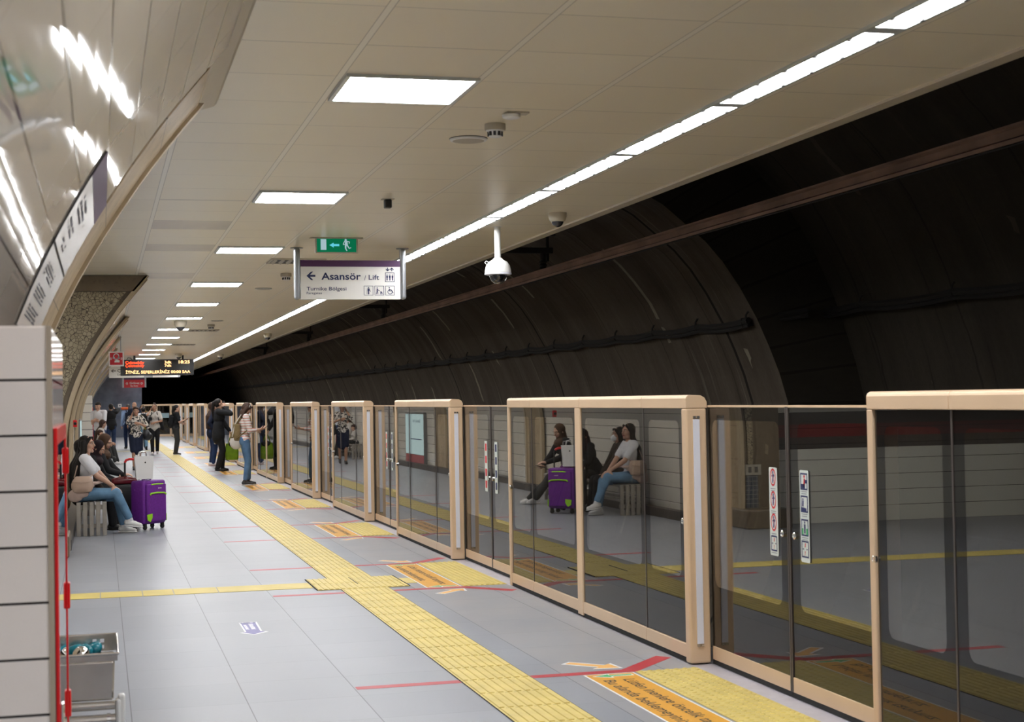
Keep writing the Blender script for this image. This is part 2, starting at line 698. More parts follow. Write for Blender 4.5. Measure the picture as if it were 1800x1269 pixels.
def concrete_material(name, dark, light, stain):
    """dark tunnel lining with pale lime runs; UV u = arc length, v = along the track"""
    m, nt, p = nodes(name)
    g = N(nt)
    v, u, w, _ = g.coords('UV')
    big = g.noise(g.mapping(v, (0.25, 1.1, 1)), 1.2, 6, 0.6)
    streak = g.noise(g.mapping(v, (0.18, 5.0, 1)), 1.4, 5, 0.65)
    fine = g.noise(v, 14.0, 4, 0.7)
    base = g.ramp(big, [(0.3, dark), (0.75, light)])
    base = g.mix(g.math('MULTIPLY', fine, 0.45), base, tuple(k * 0.45 for k in dark[:3]) + (1,))
    s = g.ramp(streak, [(0.60, (0, 0, 0, 1)), (0.72, (1, 1, 1, 1))])
    base = g.mix(g.math('MULTIPLY', s, 0.22), base, stain)
    d = g.ramp(streak, [(0.28, (1, 1, 1, 1)), (0.40, (0, 0, 0, 1))])
    base = g.mix(g.math('MULTIPLY', d, 0.8), base, tuple(k * 0.3 for k in dark[:3]) + (1,))
    # cracks / construction joints across the tunnel
    j = g.line(w, 7.7, 1.9, 0.07)
    base = g.mix(g.math('MULTIPLY', j, 0.85), base, (0.004, 0.003, 0.003, 1))
    wob = g.math('ADD', w, g.math('MULTIPLY', g.noise(v, 1.3, 3), 0.25))
    j2 = g.line(wob, 1.93, 0.4, 0.035)
    base = g.mix(g.math('MULTIPLY', j2, g.math('MULTIPLY', s, 0.0) if False else 0.45), base, tuple(k * 0.35 for k in dark[:3]) + (1,))
    lime = g.math('MULTIPLY', g.line(wob, 2.3, 1.0, 0.10), g.math('GREATER_THAN', g.noise(g.mapping(v, (0.8, 0.4, 1)), 1.0, 3), 0.55))
    base = g.mix(g.math('MULTIPLY', g.math('MULTIPLY', lime, g.math('ADD', fine, 0.3)), 0.55), base, stain)
    g.link(base, p.inputs['Base Color'])
    p.inputs['Roughness'].default_value = 0.85
    p.inputs['Specular IOR Level'].default_value = 0.2
    g.link(g.bump(fine, 0.3, 0.02), p.inputs['Normal'])
    return m


def stripe_material(name, a, b, period, width, axis=2, wob=0.0, off=0.0, rough=0.85):
    m, nt, p = nodes(name)
    g = N(nt)
    v, x, y, z = g.coords()
    c = (x, y, z)[axis]
    if wob:
        c = g.math('ADD', c, g.math('MULTIPLY', g.noise(v, 4.0, 2), wob))
    g.link(g.mix(g.line(c, period, off, width), a, b), p.inputs['Base Color'])
    p.inputs['Roughness'].default_value = rough
    return m


def blotch_material(name, a, b, scale, thr=0.5):
    m, nt, p = nodes(name)
    g = N(nt)
    v, x, y, z = g.coords()
    vo = g.new('ShaderNodeTexVoronoi', feature='SMOOTH_F1')
    vo.inputs['Scale'].default_value = scale
    g.link(v, vo.inputs['Vector'])
    n = g.noise(v, scale * 0.9, 2)
    f = g.math('GREATER_THAN', g.math('ADD', n, g.math('MULTIPLY', vo.outputs['Distance'], 0.3)), thr)
    g.link(g.mix(f, a, b), p.inputs['Base Color'])
    p.inputs['Roughness'].default_value = 0.8
    return m


def cloth(name, col, var=0.12, scale=9.0):
    return plain(name, col, rough=0.85, var=var, vscale=scale, spec=0.25, bump=0.25, bscale=28.0)


def hair_material(name, col):
    m, nt, p = nodes(name)
    g = N(nt)
    v, x, y, z = g.coords()
    n = g.noise(g.mapping(v, (26, 26, 3)), 3.0, 4, 0.6)
    c = col if len(col) == 4 else col + (1,)
    g.link(g.mix(n, tuple(k * 0.4 for k in c[:3]) + (1,), tuple(min(1, k * 1.7) for k in c[:3]) + (1,)), p.inputs['Base Color'])
    p.inputs['Roughness'].default_value = 0.5
    p.inputs['Specular IOR Level'].default_value = 0.22
    g.link(g.bump(n, 0.6, 0.01), p.inputs['Normal'])
    return m


MAT = {}
MAT['floor'] = floor_material()
MAT['ceiling'] = ceiling_material()
MAT['vault'] = vault_tile_material('vault_tile', (0.68, 0.60, 0.52, 1), (0.74, 0.66, 0.58, 1))
MAT['walltile'] = vault_tile_material('wall_tile', (0.74, 0.70, 0.62, 1), (0.78, 0.74, 0.66, 1), rows=0.2, cols=0.9, rough=0.12, wav=0.02)
MAT['boxtile'] = box_tile_material('pilaster_tile', (0.90, 0.84, 0.815, 1), 1.717, 0.1394, jw=0.0065)
MAT['boxtile2'] = box_tile_material('pilaster_tile_far', (0.80, 0.76, 0.70, 1), 1.70, 0.253, jw=0.014)
MAT['halltile'] = box_tile_material('passage_tile', (0.78, 0.77, 0.70, 1), 0.0, 0.2, jw=0.006, rough=0.15,
                                    band=[(0.94, 1.40, (0.10, 0.085, 0.08, 1)), (1.09, 1.25, (0.22, 0.05, 0.05, 1))])
MAT['stone'] = stone_material()
MAT['mosaic'] = mosaic_material()
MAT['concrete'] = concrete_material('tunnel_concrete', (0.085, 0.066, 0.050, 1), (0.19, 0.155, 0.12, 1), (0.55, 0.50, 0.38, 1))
MAT['concrete_near'] = concrete_material('tunnel_concrete_dark', (0.055, 0.046, 0.036, 1), (0.10, 0.085, 0.066, 1), (0.14, 0.12, 0.09, 1))  # same concrete as the far lining in a darker tone
MAT['endwall'] = plain('dark_granite', srgb(98, 105, 121), rough=0.16, var=0.25, vscale=2.5)
MAT['lamp'] = emit('lamp_diffuser', (0.985, 0.99, 1.0), LAMP)
MAT['lampframe'] = plain('lamp_frame', (0.62, 0.66, 0.66), rough=0.35, metal=0.3)
MAT['dark'] = plain('dark_metal', (0.015, 0.014, 0.014), rough=0.5)
MAT['gap'] = plain('black_rubber', (0.006, 0.006, 0.006), rough=0.7)
MAT['champagne'] = plain('champagne_metal', srgb(220, 191, 159), rough=0.36, metal=0.15, var=0.03, vscale=3.0)
MAT['glass'] = glass_mat('screen_glass', (0.72, 0.71, 0.68, 1), faces=1)
MAT['glass2'] = glass_mat('inner_glass', (0.62, 0.62, 0.60, 1), faces=6)
MAT['mullion'] = plain('dark_mullion', (0.09, 0.075, 0.07), rough=0.4, metal=0.4)
MAT['whiteled'] = plain('white_diffuser', (0.75, 0.76, 0.86), rough=0.4)
MAT['steel'] = plain('brushed_steel', (0.62, 0.60, 0.57), rough=0.25, metal=0.95, var=0.08, vscale=12)
MAT['chrome'] = plain('chrome', (0.8, 0.8, 0.8), rough=0.08, metal=1.0)
MAT['sill'] = plain('door_sill', srgb(196, 192, 200), rough=0.4, metal=0.25, var=0.08, vscale=10)
MAT['tactile'] = plain('tactile_yellow', (0.62, 0.49, 0.145), rough=0.5, var=0.10, vscale=5.0)
MAT['tape'] = plain('yellow_tape', (0.61, 0.48, 0.125), rough=0.5, var=0.08, vscale=4.0)
MAT['orange'] = plain('orange_vinyl', (0.70, 0.34, 0.027), rough=0.42, var=0.05, vscale=9)
MAT['redtape'] = plain('red_vinyl', (0.44, 0.018, 0.03), rough=0.42, var=0.06, vscale=9)
MAT['green'] = plain('green_vinyl', (0.04, 0.42, 0.12), rough=0.42)
MAT['peach'] = plain('peach_vinyl', (0.85, 0.46, 0.12), rough=0.42)
MAT['white'] = plain('white_vinyl', (0.80, 0.80, 0.80), rough=0.42)
MAT['ink'] = plain('brown_black_ink', (0.03, 0.016, 0.012), rough=0.5)
MAT['navy'] = plain('navy_ink', (0.010, 0.020, 0.11), rough=0.5)
MAT['purple'] = plain('purple_band', (0.085, 0.022, 0.105), rough=0.4)
MAT['violet'] = plain('violet_vinyl', (0.16, 0.15, 0.36), rough=0.45, var=0.1)
MAT['signwhite'] = plain('sign_white', (0.94, 0.925, 0.90), rough=0.22)
MAT['signgrey'] = plain('sign_grey_metal', (0.33, 0.34, 0.36), rough=0.32, metal=0.6)
MAT['red'] = plain('red_enamel', (0.72, 0.012, 0.016), rough=0.28)
MAT['signred'] = plain('sign_red', (0.62, 0.016, 0.030), rough=0.4)
MAT['plasticwhite'] = plain('white_plastic', (0.82, 0.82, 0.81), rough=0.3)
MAT['plasticcream'] = plain('cream_plastic', (0.62, 0.56, 0.44), rough=0.4)
MAT['blackplastic'] = plain('black_plastic', (0.012, 0.012, 0.013), rough=0.35)
MAT['dome'] = plain('smoked_dome', (0.03, 0.03, 0.035), rough=0.05, spec=0.8)
MAT['rust'] = plain('rusty_rail', (0.33, 0.20, 0.14), rough=0.55, metal=0.1, var=0.3, vscale=2.0)
MAT['soot'] = plain('sooty_steel', (0.018, 0.015, 0.013), rough=0.7)
MAT['vent'] = plain('vent_metal', (0.50, 0.45, 0.36), rough=0.45)
MAT['blue'] = plain('blue_print', (0.03, 0.05, 0.22), rough=0.5)

# ------------------------------------------------------------------ the setting
ZC = 3.1                 # ceiling
Y0, Y1 = -7.0, 82.5      # platform ends
XS = 3.487                # platform face of the screen
XD = 3.618               # plane of the sliding doors

PZ = [0.0, 0.24, 0.64, 1.0, 1.25, 1.42, 1.64, 1.85, 2.1, 2.33, 2.54, 2.7, 2.82, 2.94, 3.1]
PX = [-0.40, -0.40, -0.405, -0.405, -0.40, -0.385, -0.335, -0.27, -0.165, -0.04, 0.095, 0.205, 0.295, 0.395, 0.53]


def vault_x(z):
    s = 0.0
    for d in (-0.1, -0.05, 0, 0.05, 0.1):
        s += float(np.interp(min(max(z + d, 0), 3.1), PZ, PX))
    return s / 5 if 0.1 < z < 3.0 else float(np.interp(z, PZ, PX))


def profile(z0, z1, n=30, dx=0.0):
    pts, s, prev = [], 0.0, None
    for i in range(n + 1):
        z = z0 + (z1 - z0) * i / n
        x = vault_x(z) + dx
        if prev: s += math.hypot(x - prev[0], z - prev[1])
        pts.append((x, z, s))
        prev = (x, z)
    return pts


def vault_sheet(ya, yb, z0, z1, dx=0.0, thick=0.0, n=30, ny=1):
    """curved wall skin following the tunnel profile, UV = (arc, y); with thickness it is a closed slab"""
    mb = MB()
    P = profile(z0, z1, n, dx)
    for j in range(ny):
        a = ya + (yb - ya) * j / ny
        b = ya + (yb - ya) * (j + 1) / ny
        for i in range(n):
            (x0, q0, s0), (x1, q1, s1) = P[i], P[i + 1]
            mb.quad((x0, a, q0), (x1, a, q1), (x1, b, q1), (x0, b, q0), [(s0, a), (s1, a), (s1, b), (s0, b)])
    if thick:
        for yy in (ya, yb):
            for i in range(n):
                (x0, q0, s0), (x1, q1, s1) = P[i], P[i + 1]
                mb.quad((x0, yy, q0), (x1, yy, q1), (x1 - thick, yy, q1), (x0 - thick, yy, q0), [(s0, 0.1), (s1, 0.1), (s1, 0.1 + thick), (s0, 0.1 + thick)])
        for (x0, q0, s0) in (P[0], P[-1]):
            mb.quad((x0, ya, q0), (x0, yb, q0), (x0 - thick, yb, q0), (x0 - thick, ya, q0), [(s0, 0.1)] * 4)
    return mb


# floor: platform slab with the passage on the left
mb = MB()
mb.box((-7.0, Y0, -0.25), (3.47, Y1 + 2, 0.0))
struct('floor', mb, MAT['floor'])
mb = MB()
mb.box((3.47, Y0, -1.3), (3.86, Y1 + 2, -0.004))
struct('trim_1', mb, MAT['sill'])
mb = MB()
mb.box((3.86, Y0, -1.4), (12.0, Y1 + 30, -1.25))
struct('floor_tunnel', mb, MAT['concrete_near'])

# ceiling slab
mb = MB()
mb.box((-7.0, Y0, ZC), (3.79, Y1 + 2, ZC + 0.25))
struct('ceiling', mb, MAT['ceiling'])
mb = MB()
mb.prism([(3.79, ZC - 0.0), (3.795, ZC - 0.012), (3.88, ZC - 0.012), (3.885, ZC + 0.0), (3.885, ZC + 0.25), (3.79, ZC + 0.25)], 1, Y0, Y1 + 2)
struct('trim_2', mb, plain('ceiling_edge', (0.58, 0.51, 0.40), rough=0.35, var=0.05))
mb = MB()
mb.box((3.80, Y0, ZC + 0.25), (3.84, Y1 + 2, 4.6))
struct('wall_fascia', mb, MAT['concrete_near'])

# near stretch of the curved wall, its stone rim and the ceiling trim above it
struct('wall_left', vault_sheet(Y0, 6.30, 1.70, 3.08, n=28, ny=3), MAT['vault'], smooth=True, recalc=False)
mb = MB()
mb.box((-0.9, Y0, 0.0), (-0.47, 4.2, 1.70))
struct('wall_left_lower', mb, MAT['boxtile2'])
struct('trim_3', vault_sheet(6.30, 7.10, 0.0, 2.985, dx=0.004, thick=0.5), MAT['stone'], smooth='auto')
struct('trim_4', vault_sheet(7.10, 7.20, 0.0, 2.995, dx=0.024, thick=0.52), plain('pale_stone', (0.50, 0.40, 0.27), rough=0.4, var=0.15), smooth='auto')
mb = MB()
mb.prism([(0.40, 3.10), (0.40, 3.02), (0.455, 3.035), (0.47, 3.062), (0.545, 3.085), (0.56, 3.10)], 1, Y0, 7.66)
struct('trim_5', mb, plain('cream_coving', (0.66, 0.59, 0.47), rough=0.35))
mb = MB()
mb.box((-1.2, 6.9, 0), (-0.46, 7.19, 3.1))
struct('wall_passage_near', mb, MAT['stone'])

# passage behind the arch
mb = MB()
mb.box((-7.0, 18.2, 0), (-0.92, 18.5, ZC))
struct('wall_passage_far', mb, MAT['halltile'])
mb = MB()
mb.box((-7.2, 6.9, 0), (-7.0, 18.5, ZC))
struct('wall_passage_end', mb, MAT['halltile'])
mb = MB()
mb.box((-7.0, 6.9, 0), (-1.2, 7.1, ZC))
struct('wall_passage_back', mb, MAT['halltile'])


def jamb_poly(z0, z1, xl, dx=0.0, n=18):
    P = profile(z0, z1, n, dx)
    return [(xl, z0)] + [(x, z) for x, z, s in P] + [(xl, z1)]


# far jamb of the passage: stone base, small grey tiles, frieze, broken tile mosaic, stone lintel
JY = 18.0
mb = MB()
mb.prism(jamb_poly(0.0, 3.09, -0.92, -0.03), 1, JY + 0.03, 18.5)
struct('wall_pier', mb, MAT['stone'])
mb = MB()
mb.prism(jamb_poly(0.78, 2.915, -0.56, -0.085), 1, JY + 0.012, JY + 0.04)
struct('trim_6', mb, MAT['mosaic'])
mb = MB()
mb.prism(jamb_poly(0.24, 0.64, -0.62, -0.06), 1, JY + 0.008, JY + 0.04)
gt = plain('grey_tile', (0.10, 0.11, 0.13), rough=0.25)
gnt = gt.node_tree
gg = N(gnt)
gv, gx, gy, gz = gg.coords()
gj = gg.math('MAXIMUM', gg.line(gx, 0.055, 0.0, 0.006), gg.line(gz, 0.055, 0.02, 0.006))
gg.link(gg.mix(gj, (0.10, 0.11, 0.13, 1), (0.30, 0.29, 0.26, 1)), gnt.nodes['Principled BSDF'].inputs['Base Color'])
struct('trim_7', mb, gt)
mb = MB()
mb.prism(jamb_poly(0.645, 0.775, -0.66, -0.045), 1, JY + 0.0, JY + 0.04)
ft = plain('frieze', (0.4, 0.36, 0.28), rough=0.4)
fg = N(ft.node_tree)
fv, fx, fy, fz = fg.coords()
fm = fg.math('MULTIPLY', fg.line(fx, 0.085, 0.0, 0.045), fg.math('MULTIPLY', fg.math('GREATER_THAN', fz, 0.675), fg.math('LESS_THAN', fz, 0.745)))
fg.link(fg.mix(fm, (0.46, 0.42, 0.34, 1), (0.12, 0.11, 0.10, 1)), ft.node_tree.nodes['Principled BSDF'].inputs['Base Color'])
struct('trim_8', mb, ft)
mb = MB()
mb.box((-0.95, 17.72, 0), (-0.345, 18.62, 0.235))
struct('trim_9', mb, MAT['stone'], bevel=0.02)
mb = MB()
mb.prism(jamb_poly(2.92, 3.095, -1.2, 0.0), 1, JY - 0.02, JY + 0.05)
struct('trim_10', mb, MAT['stone'])

# curved wall beyond the passage, with stone ribs
struct('wall_left_far', vault_sheet(18.5, Y1, 0.0, 3.08, dx=-0.13, n=34, ny=8), MAT['walltile'], smooth=True, recalc=False)
k = 11
for (ya, yb, d) in ((17.98, 18.55, 0.008), (26.3, 27.4, -0.06), (34.3, 35.4, -0.085), (41.0, 42.1, -0.09), (52.0, 53.2, -0.09), (64.0, 65.2, -0.09)):
    struct('trim_%d' % k, vault_sheet(ya + 0.09, yb - 0.09, 0.0, 3.09, dx=d, thick=0.16), MAT['stone'], smooth='auto'); k += 1
    for y2 in ((ya, ya + 0.09), (yb - 0.09, yb)):
        struct('trim_%d' % k, vault_sheet(y2[0], y2[1], 0.0, 3.09, dx=d + 0.015, thick=0.05), plain('pale_stone', (0.50, 0.40, 0.27), rough=0.4), smooth='auto'); k += 1

# tiled pilasters standing against the curved wall
mb = MB()
mb.box((-1.1, 4.1, 0), (-0.118, 5.31, 1.853))
struct('wall_pilaster', mb, MAT['boxtile'], bevel=0.006)
mb = MB()
mb.box((-0.131, 4.0975, 0), (-0.1175, 4.12, 1.852))
struct('trim_40', mb, plain('pilaster_edge', (0.40, 0.34, 0.27), rough=0.5))
mb = MB()
mb.box((-1.1, 48.0, 0), (-0.235, 49.6, 1.95))
struct('wall_pilaster_far', mb, MAT['boxtile2'], bevel=0.006)

# skirting in front of the near wall
mb = MB()
mb.box((-0.47, 18.62, 0), (-0.34, Y1, 0.12))
struct('baseboard_left', mb, plain('dark_skirting', (0.06, 0.05, 0.045), rough=0.4))

# end of the platform: dark granite wall, low glazed gate across to the screen
mb = MB()
mb.box((-1.5, Y1, 0), (2.05, Y1 + 0.4, ZC))
struct('wall_end', mb, MAT['endwall'])
t = thing('socket_plate', 'small white square plate on the dark granite end wall', 'plate', (0.95, Y1, 1.62))
obj('cover', MB().box((-0.09, -0.02, -0.09), (0.09, -0.002, 0.09)), MAT['plasticwhite'], t)
obj('button', MB().box((-0.03, -0.03, -0.03), (0.03, -0.02, 0.03)), MAT['navy'], t)

# tunnel lining across the track
TZ = [-1.3, -0.6, 0.2, 1.0, 1.54, 1.882, 2.172, 2.493, 2.845, 3.131, 3.353, 3.573, 3.76, 4.0, 4.2, 4.33, 4.36]
TX = [6.75, 7.15, 7.42, 7.53, 7.50, 7.40, 7.286, 7.142, 6.943, 6.745, 6.546, 6.28, 6.05, 5.62, 5.1, 4.4, 3.84]


def lining(ya, yb, dx, dz, n=1, thick=0.0):
    mb = MB()
    pts, s = [], 0.0
    # smooth the profile
    for i in range(len(TZ)):
        x, z = TX[i] + dx * (1 if i < 14 else 0.5), TZ[i] + (dz * max(0, (TZ[i] - 1.5) / 2.8))
        if pts: s += math.hypot(x - pts[-1][0], z - pts[-1][1])
        pts.append((x, z, s))
    for j in range(n):
        a = ya + (yb - ya) * j / n
        b = ya + (yb - ya) * (j + 1) / n
        for i in range(len(pts) - 1):
            (x0, q0, s0), (x1, q1, s1) = pts[i], pts[i + 1]
            mb.quad((x0, a, q0), (x1, a, q1), (x1, b, q1), (x0, b, q0), [(s0, a), (s1, a), (s1, b), (s0, b)])
    return mb, pts


mbA, ptsA = lining(16.3, Y1 + 30, 0, 0, 4)
struct('wall_right', mbA, MAT['concrete'], smooth=True, recalc=False)
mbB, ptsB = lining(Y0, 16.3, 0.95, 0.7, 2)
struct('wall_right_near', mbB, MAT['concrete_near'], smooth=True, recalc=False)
mb = MB()
for i in range(len(ptsA) - 1):
    a, b, c, d = ptsA[i], ptsA[i + 1], ptsB[i + 1], ptsB[i]
    mb.quad((a[0], 16.3, a[1]), (b[0], 16.3, b[1]), (c[0], 16.3, c[1]), (d[0], 16.3, d[1]), [(0, 0), (0, .3), (.3, .3), (.3, 0)])
struct('wall_right_step', mb, MAT['concrete_near'])
mb = MB()
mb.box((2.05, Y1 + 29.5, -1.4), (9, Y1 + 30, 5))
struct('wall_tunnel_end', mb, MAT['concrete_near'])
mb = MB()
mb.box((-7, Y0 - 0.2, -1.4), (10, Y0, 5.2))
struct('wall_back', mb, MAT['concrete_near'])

# overhead conductor rail with hangers, wall cable
t = thing('overhead_rail', 'long rust brown overhead conductor rail running above the track', 'rail', (5.4, 0, 3.2))
obj('rail_profile', MB().prism([(-0.045, 0.055), (0.045, 0.055), (0.045, 0.04), (0.012, 0.03), (0.012, -0.02), (0.035, -0.035), (0.02, -0.055), (-0.02, -0.055), (-0.035, -0.035), (-0.012, -0.02), (-0.012, 0.03), (-0.045, 0.04)], 1, Y0, Y1 + 28), MAT['rust'], t)
obj('contact_wire', MB().tube([(0, Y0, -0.062), (0, Y1 + 28, -0.062)], 0.008, 6), MAT['soot'], t)
for i, yy in enumerate((7.4, 18.9, 30.4, 41.9, 53.4)):
    t = thing('rail_hanger', 'black steel hanger holding the rusty overhead rail, %s' % (['above the picture, nearest the camera', 'beside the pendant dome camera', 'just below the lift sign', 'third one visible from the camera', 'farthest one down the tunnel'][i]), 'bracket', (5.4, yy, 3.26), group='overhead rail hangers')
    obj('insulator', MB().lathe([(0.035, 0), (0.055, 0.01), (0.035, 0.03), (0.055, 0.05), (0.035, 0.07), (0.055, 0.09), (0.035, 0.11), (0.04, 0.2)], seg=12), MAT['soot'], t)
    obj('cross_arm', MB().box((-0.95, -0.04, 0.2), (0.12, 0.04, 0.27)), MAT['soot'], t)
    obj('upper_arm', MB().box((-0.75, -0.03, 0.42), (0.16, 0.03, 0.52)), MAT['soot'], t)
    obj('rod', MB().tube([(0.06, 0, 0.1), (0.06, 0, 1.0)], 0.018, 6), MAT['soot'], t)
    obj('rod', MB().tube([(-0.6, 0, 0.2), (-0.6, 0, 1.0)], 0.018, 6), MAT['soot'], t)


def cable(name, label, x, z, ya, yb, step, sag, r):
    t = thing(name, label, 'cable', (0, 0, 0))
    pts = []
    yy = ya
    while yy < yb:
        for q in range(4):
            f = q / 4
            pts.append((x, yy + step * f, z - sag * 4 * f * (1 - f)))
        yy += step
    if x > 7.5: pts += [(x - 0.3, yb + 0.15, z - 0.03), (7.06, yb + 0.55, z - 0.12)]
    obj('cable_run', MB().tube(pts, r, 6), MAT['soot'], t)
    obj('cable_run', MB().tube([(p[0] + 0.005, p[1], p[2] - r * 1.6) for p in pts], r * 0.7, 6), MAT['soot'], t)
    mb = MB()
    yy = ya
    while yy < yb and yy < 60:
        mb2 = MB()
        mb2.tube([(x + 0.0, yy, z + 0.10), (x - 0.02, yy + 0.02, z + 0.06), (x - 0.025, yy + 0.02, z - 0.03), (x + 0.0, yy, z - 0.06)], 0.012, 5)
        obj('cable_clip', mb2, MAT['soot'], t)
        yy += step * (1 if yy < 40 else 3)
    return t


cable('cable', 'black cable sagging between clips along the brown tunnel lining', 7.08, 2.48, 16.4, Y1 + 20, 1.55, 0.03, 0.035)
cable('cable', 'black cable on the darker recessed tunnel wall at the right edge', 7.98, 2.60, 4.0, 16.0, 1.9, 0.03, 0.035)

# ------------------------------------------------------------------ ceiling lamps
PANEL_Y = [-4.9, -1.0, 2.94, 6.86, 10.76, 14.64, 18.98, 22.85, 26.6, 30.6, 34.45, 38.2, 42.1, 46.0, 50.0, 54.0, 58.0, 62.0, 66.0, 70.0, 74.0, 78.0]
lampnames = []
proto = None
vis = 0
for yy in PANEL_Y:
    if proto is None:
        t = thing('ceiling_light', 'x', 'ceiling light')
        mb = MB()
        frame_plate(frame_m((-0.305, 0.295, -0.002), (1, 0, 0), (0, -1, 0)), 0.61, 0.59, 0.018, mb=mb)
        mb2 = MB()
        for a, b in (((-0.305, -0.295, -0.014), (-0.285, 0.295, 0.0)), ((0.285, -0.295, -0.014), (0.305, 0.295, 0.0)), ((-0.285, -0.295, -0.014), (0.285, -0.28, 0.0)), ((-0.285, 0.28, -0.014), (0.285, 0.295, 0.0))):
            mb2.box(a, b)
        obj('frame', mb2, MAT['lampframe'], t)
        obj('diffuser', MB().box((-0.285, -0.28, -0.010), (0.285, 0.28, -0.002)), MAT['lamp'], t)
        for sx in (-0.262, 0.262):
            for sy in (-0.2, 0.2):
                obj('clip', MB().lathe([(0.009, -0.014), (0.009, -0.008)], Matrix.Translation((sx, sy, 0)), seg=8), MAT['dark'], t)
        proto = t
    else:
        t = copy_tree(proto)
    t.location = (1.375, yy + 0.29, ZC)
    if yy < 6:
        t['label'] = 'square recessed ceiling light behind the picture, outside the frame'
    else:
        t['label'] = ('square recessed ceiling light, %s in the row from the camera' % ORD[vis]) if vis < 10 else 'square recessed ceiling light in the distant end of the row'
        vis += 1
    t['group'] = 'square ceiling lights in a row'

proto = None
vis = 0
yy = -5.6
while yy < Y1 - 1:
    if proto is None:
        t = thing('strip_light', 'x', 'strip light')
        obj('diffuser', MB().box((-0.066, -0.755, -0.010), (0.066, 0.755, -0.002)), MAT['lamp'], t)
        mb2 = MB()
        for sx in (-0.08, 0.066):
            mb2.box((sx, -0.8, -0.016), (sx + 0.014, 0.8, 0.0))
        for sy in (-0.8, 0.755):
            mb2.box((-0.066, sy, -0.016), (0.066, sy + 0.045, 0.0))
        obj('frame', mb2, MAT['lampframe'], t)
        for sx in (-0.064, 0.064):
            for sy in (-0.62, -0.3, 0.0, 0.3, 0.62):
                obj('clip', MB().box((sx - 0.008, sy - 0.012, -0.018), (sx + 0.008, sy + 0.012, -0.009)), MAT['dark'], t)
        proto = t
    else:
        t = copy_tree(proto)
    t.location = (3.035, yy + 0.8 - 0.0, ZC)
    if yy + 1.6 < 5.2:
        t['label'] = 'long strip light of the row above the screen doors, behind the picture'
    else:
        t['label'] = ('long white strip light above the screen doors, %s in the row from the camera' % ORD[vis]) if vis < 14 else 'long white strip light in the distant end of the row above the screen doors'
        vis += 1
    t['group'] = 'strip lights in a continuous row'
    yy += 1.602
# unseen lamps added to brighten the side passage
for i, (px_, py_) in enumerate(((-1.6, 9.6), (-1.6, 12.4), (-1.6, 15.4), (-4.2, 11.0), (-4.2, 14.6))):
    t = copy_tree([o for o in COL.objects if o.name.startswith('ceiling_light') and o.parent is None][0])
    t.location = (px_, py_, ZC)
    t['label'] = 'unseen square ceiling light added to brighten the side passage'
    t['group'] = 'added passage lights'

# ------------------------------------------------------------------ platform screen: fixed sections and sliding doors
GAPS = [7.86, 14.58, 20.05, 25.48, 30.96, 37.75, 43.2, 48.7, 54.2, 60.95, 66.4, 71.9]
HW = 1.172


def rounded(M, w, h, r, t, x0, y0):
    return plate(M, w, h, t, x0, y0, r)


def frit(M, w, h, x0, y0, x1, y1, r):
    """black printed border sheet w x h with a rounded opening x0..x1, y0..y1"""
    corners = [(w, 0), (w, h), (0, h), (0, 0)]
    inner = []
    for k, (cx, cy, a0) in enumerate(((x1 - r, y0 + r, -90), (x1 - r, y1 - r, 0), (x0 + r, y1 - r, 90), (x0 + r, y0 + r, 180))):
        for q in range(5):
            a = math.radians(a0 + 22.5 * q)
            inner.append((k, cx + r * math.cos(a), cy + r * math.sin(a)))
    v = [M @ Vector((c[0], c[1], 0)) for c in corners] + [M @ Vector((p[1], p[2], 0)) for p in inner]
    f = []
    n = len(inner)
    for i in range(n):
        j = (i + 1) % n
        if inner[i][0] == inner[j][0]: f.append((inner[i][0], 4 + j, 4 + i))
        else: f.append((inner[i][0], inner[j][0], 4 + j, 4 + i))
    return MB().add(v, f)


MAT['frit'] = plain('black_frit', (0.010, 0.009, 0.009), rough=0.6, spec=0.1)


